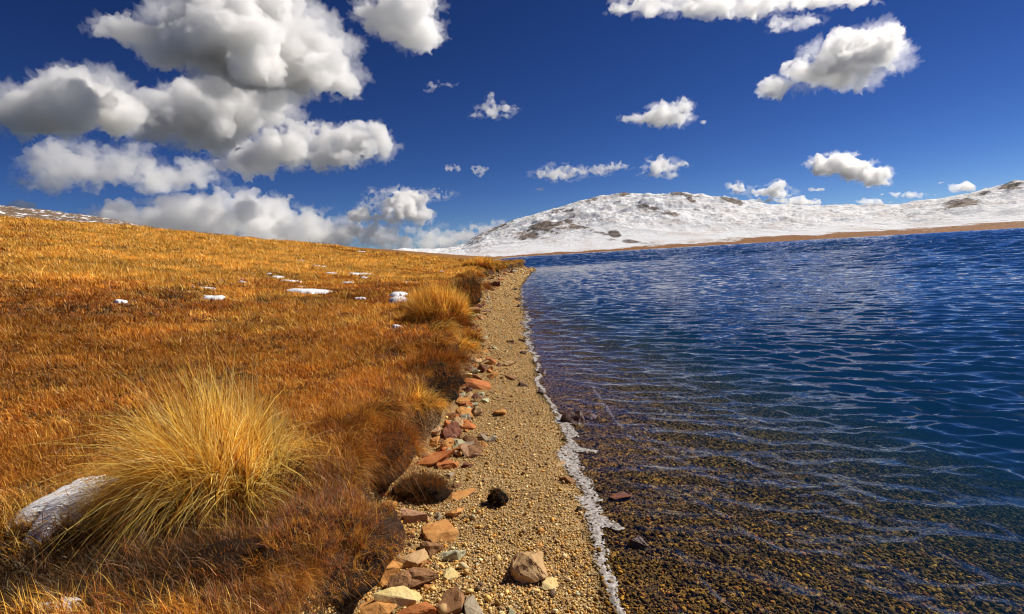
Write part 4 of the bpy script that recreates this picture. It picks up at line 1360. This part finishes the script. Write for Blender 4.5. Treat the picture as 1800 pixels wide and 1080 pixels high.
CLOUDS = [
    ("largest cloud, grey bellied, at the top of the sky over the meadow", 0.075, 1, 1, [(400, 60, 150, 60), (215, 48, 55, 24), (480, 100, 130, 75), (560, 130, 65, 42), (330, 90, 80, 40), (430, 15, 120, 40), (605, 150, 28, 30)]),
    ("broad grey cloud directly under the largest cloud", 0.065, 1, 1, [(380, 200, 140, 55), (300, 210, 70, 45), (420, 175, 95, 40), (370, 240, 80, 32)]),
    ("domed grey cloud at the left edge of the sky", 0.075, 1, 1, [(120, 180, 105, 48), (40, 200, 60, 38), (205, 200, 45, 36)]),
    ("long cloud with a violet grey base under the largest cloud", 0.075, 1, 1, [(540, 262, 140, 42), (625, 255, 62, 38), (450, 280, 80, 34), (520, 228, 50, 22)]),
    ("ragged thin pale cloud low over the left slope", 0.035, .8, 1.5, [(110, 285, 65, 36), (75, 320, 50, 26), (230, 285, 46, 34), (285, 320, 50, 26), (180, 312, 60, 26), (345, 310, 45, 26)]),
    ("longest low white cloud bank resting on the meadow skyline", 0.10, 1, 1, [(245, 392, 95, 36), (350, 388, 95, 42), (440, 380, 85, 44), (520, 405, 95, 38), (610, 416, 75, 30), (400, 425, 220, 36), (190, 400, 60, 28)]),
    ("small white cloud peeping over the stony slope at the left edge", 0.08, 1, 1, [(38, 364, 28, 9)]),
    ("bright cauliflower cloud puff standing on the low cloud bank", 0.12, 1, 1, [(712, 368, 42, 30), (735, 380, 26, 18), (672, 386, 24, 14), (632, 378, 22, 14)]),
    ("thin curved cloud arching behind the bright cauliflower puff", 0.04, .8, 1.2, [(668, 345, 28, 14), (700, 336, 26, 9), (735, 338, 22, 8), (772, 343, 30, 11), (648, 362, 16, 12)]),
    ("low hazy cloud band between the meadow skyline and the snowy hill", 0.08, 1, 1, [(700, 424, 85, 28), (800, 420, 62, 24), (872, 402, 36, 15), (650, 414, 45, 22), (845, 414, 55, 20), (760, 435, 100, 22)]),
    ("rounded grey white cloud cut by the top edge, next to the largest cloud", 0.06, 1, 1, [(705, 30, 70, 45), (740, 60, 46, 32), (668, 22, 42, 24), (720, 5, 60, 30)]),
    ("faint torn wisp of cloud under the rounded cloud at the top edge", 0.022, .7, 1.6, [(765, 150, 18, 8), (795, 150, 16, 6), (755, 160, 10, 5)]),
    ("small peaked cloud alone in mid sky with a pointed top", 0.05, .8, 1.2, [(868, 196, 36, 15), (863, 175, 9, 14), (895, 192, 20, 6), (840, 204, 16, 6)]),
    ("long cloud strip cut by the top edge, right half of the sky", 0.06, 1, 1.1, [(1150, 8, 80, 22), (1270, 15, 110, 27), (1380, 0, 100, 20), (1485, 0, 60, 16), (1090, 15, 30, 14)]),
    ("small torn cloud hanging below the long strip at the top edge", 0.035, .8, 1.4, [(1384, 42, 34, 13), (1430, 36, 22, 9), (1365, 56, 18, 5)]),
    ("big slanting wedge shaped cloud high on the right", 0.06, 1, 1, [(1505, 100, 72, 44), (1545, 85, 42, 38), (1440, 135, 62, 26), (1368, 157, 36, 11), (1480, 128, 70, 30), (1393, 118, 10, 16), (1525, 62, 26, 18)]),
    ("oval cloud in mid sky over the snowy hill summit", 0.06, 1, 1.1, [(1175, 204, 42, 24), (1120, 209, 32, 9), (1196, 188, 24, 14), (1150, 212, 40, 16)]),
    ("tiny scrap of cloud beside the oval cloud", 0.04, .8, 1.3, [(1236, 216, 9, 5)]),
    ("brightest white cloud over the snow, right half", 0.13, 1, 1, [(1470, 290, 50, 19), (1520, 304, 45, 18), (1540, 322, 26, 9), (1450, 300, 30, 12)]),
    ("long flat cloud left of the hill summit", 0.06, .9, 1.1, [(985, 306, 46, 16), (1040, 301, 40, 11), (1082, 294, 28, 8)]),
    ("small cloud with a tail just above the hill summit", 0.07, .9, 1.1, [(1162, 293, 28, 18), (1196, 290, 18, 7), (1158, 308, 36, 8)]),
    ("cluster of small white puffs low over the hill, upper row", 0.10, .9, 1.1, [(1298, 331, 18, 11), (1355, 339, 40, 12), (1368, 324, 15, 8)]),
    ("row of small white puffs peeping over the hill ridge", 0.10, .9, 1.1, [(1280, 352, 26, 8), (1345, 353, 40, 7), (1408, 355, 36, 10)]),
    ("tiny flat cloud between the puffs and the brightest cloud", 0.08, .9, 1.2, [(1437, 334, 18, 4)]),
    ("thin low cloud on the snow skyline under the brightest cloud", 0.08, .9, 1.2, [(1535, 356, 32, 6)]),
    ("long thin streak of cloud over the right snow slope", 0.08, .9, 1.2, [(1600, 343, 52, 6)]),
    ("small white cloud touching the right snow slope", 0.10, .9, 1.1, [(1692, 330, 26, 8), (1655, 322, 10, 2.5)]),
    ("left one of two tiny cloud tufts in mid sky", 0.045, .8, 1.4, [(795, 296, 15, 10)]),
    ("right one of two tiny cloud tufts in mid sky", 0.045, .8, 1.4, [(843, 302, 18, 11)]),
    ("tiny cloud fleck under the long flat cloud", 0.05, .8, 1.3, [(947, 333, 11, 4)]),
]
for i, (lab, tau, pf, rag, el) in enumerate(CLOUDS):
    make_cloud(el, lab, tau, pf, rag, .48, i in (5, 6, 9), seed=i)
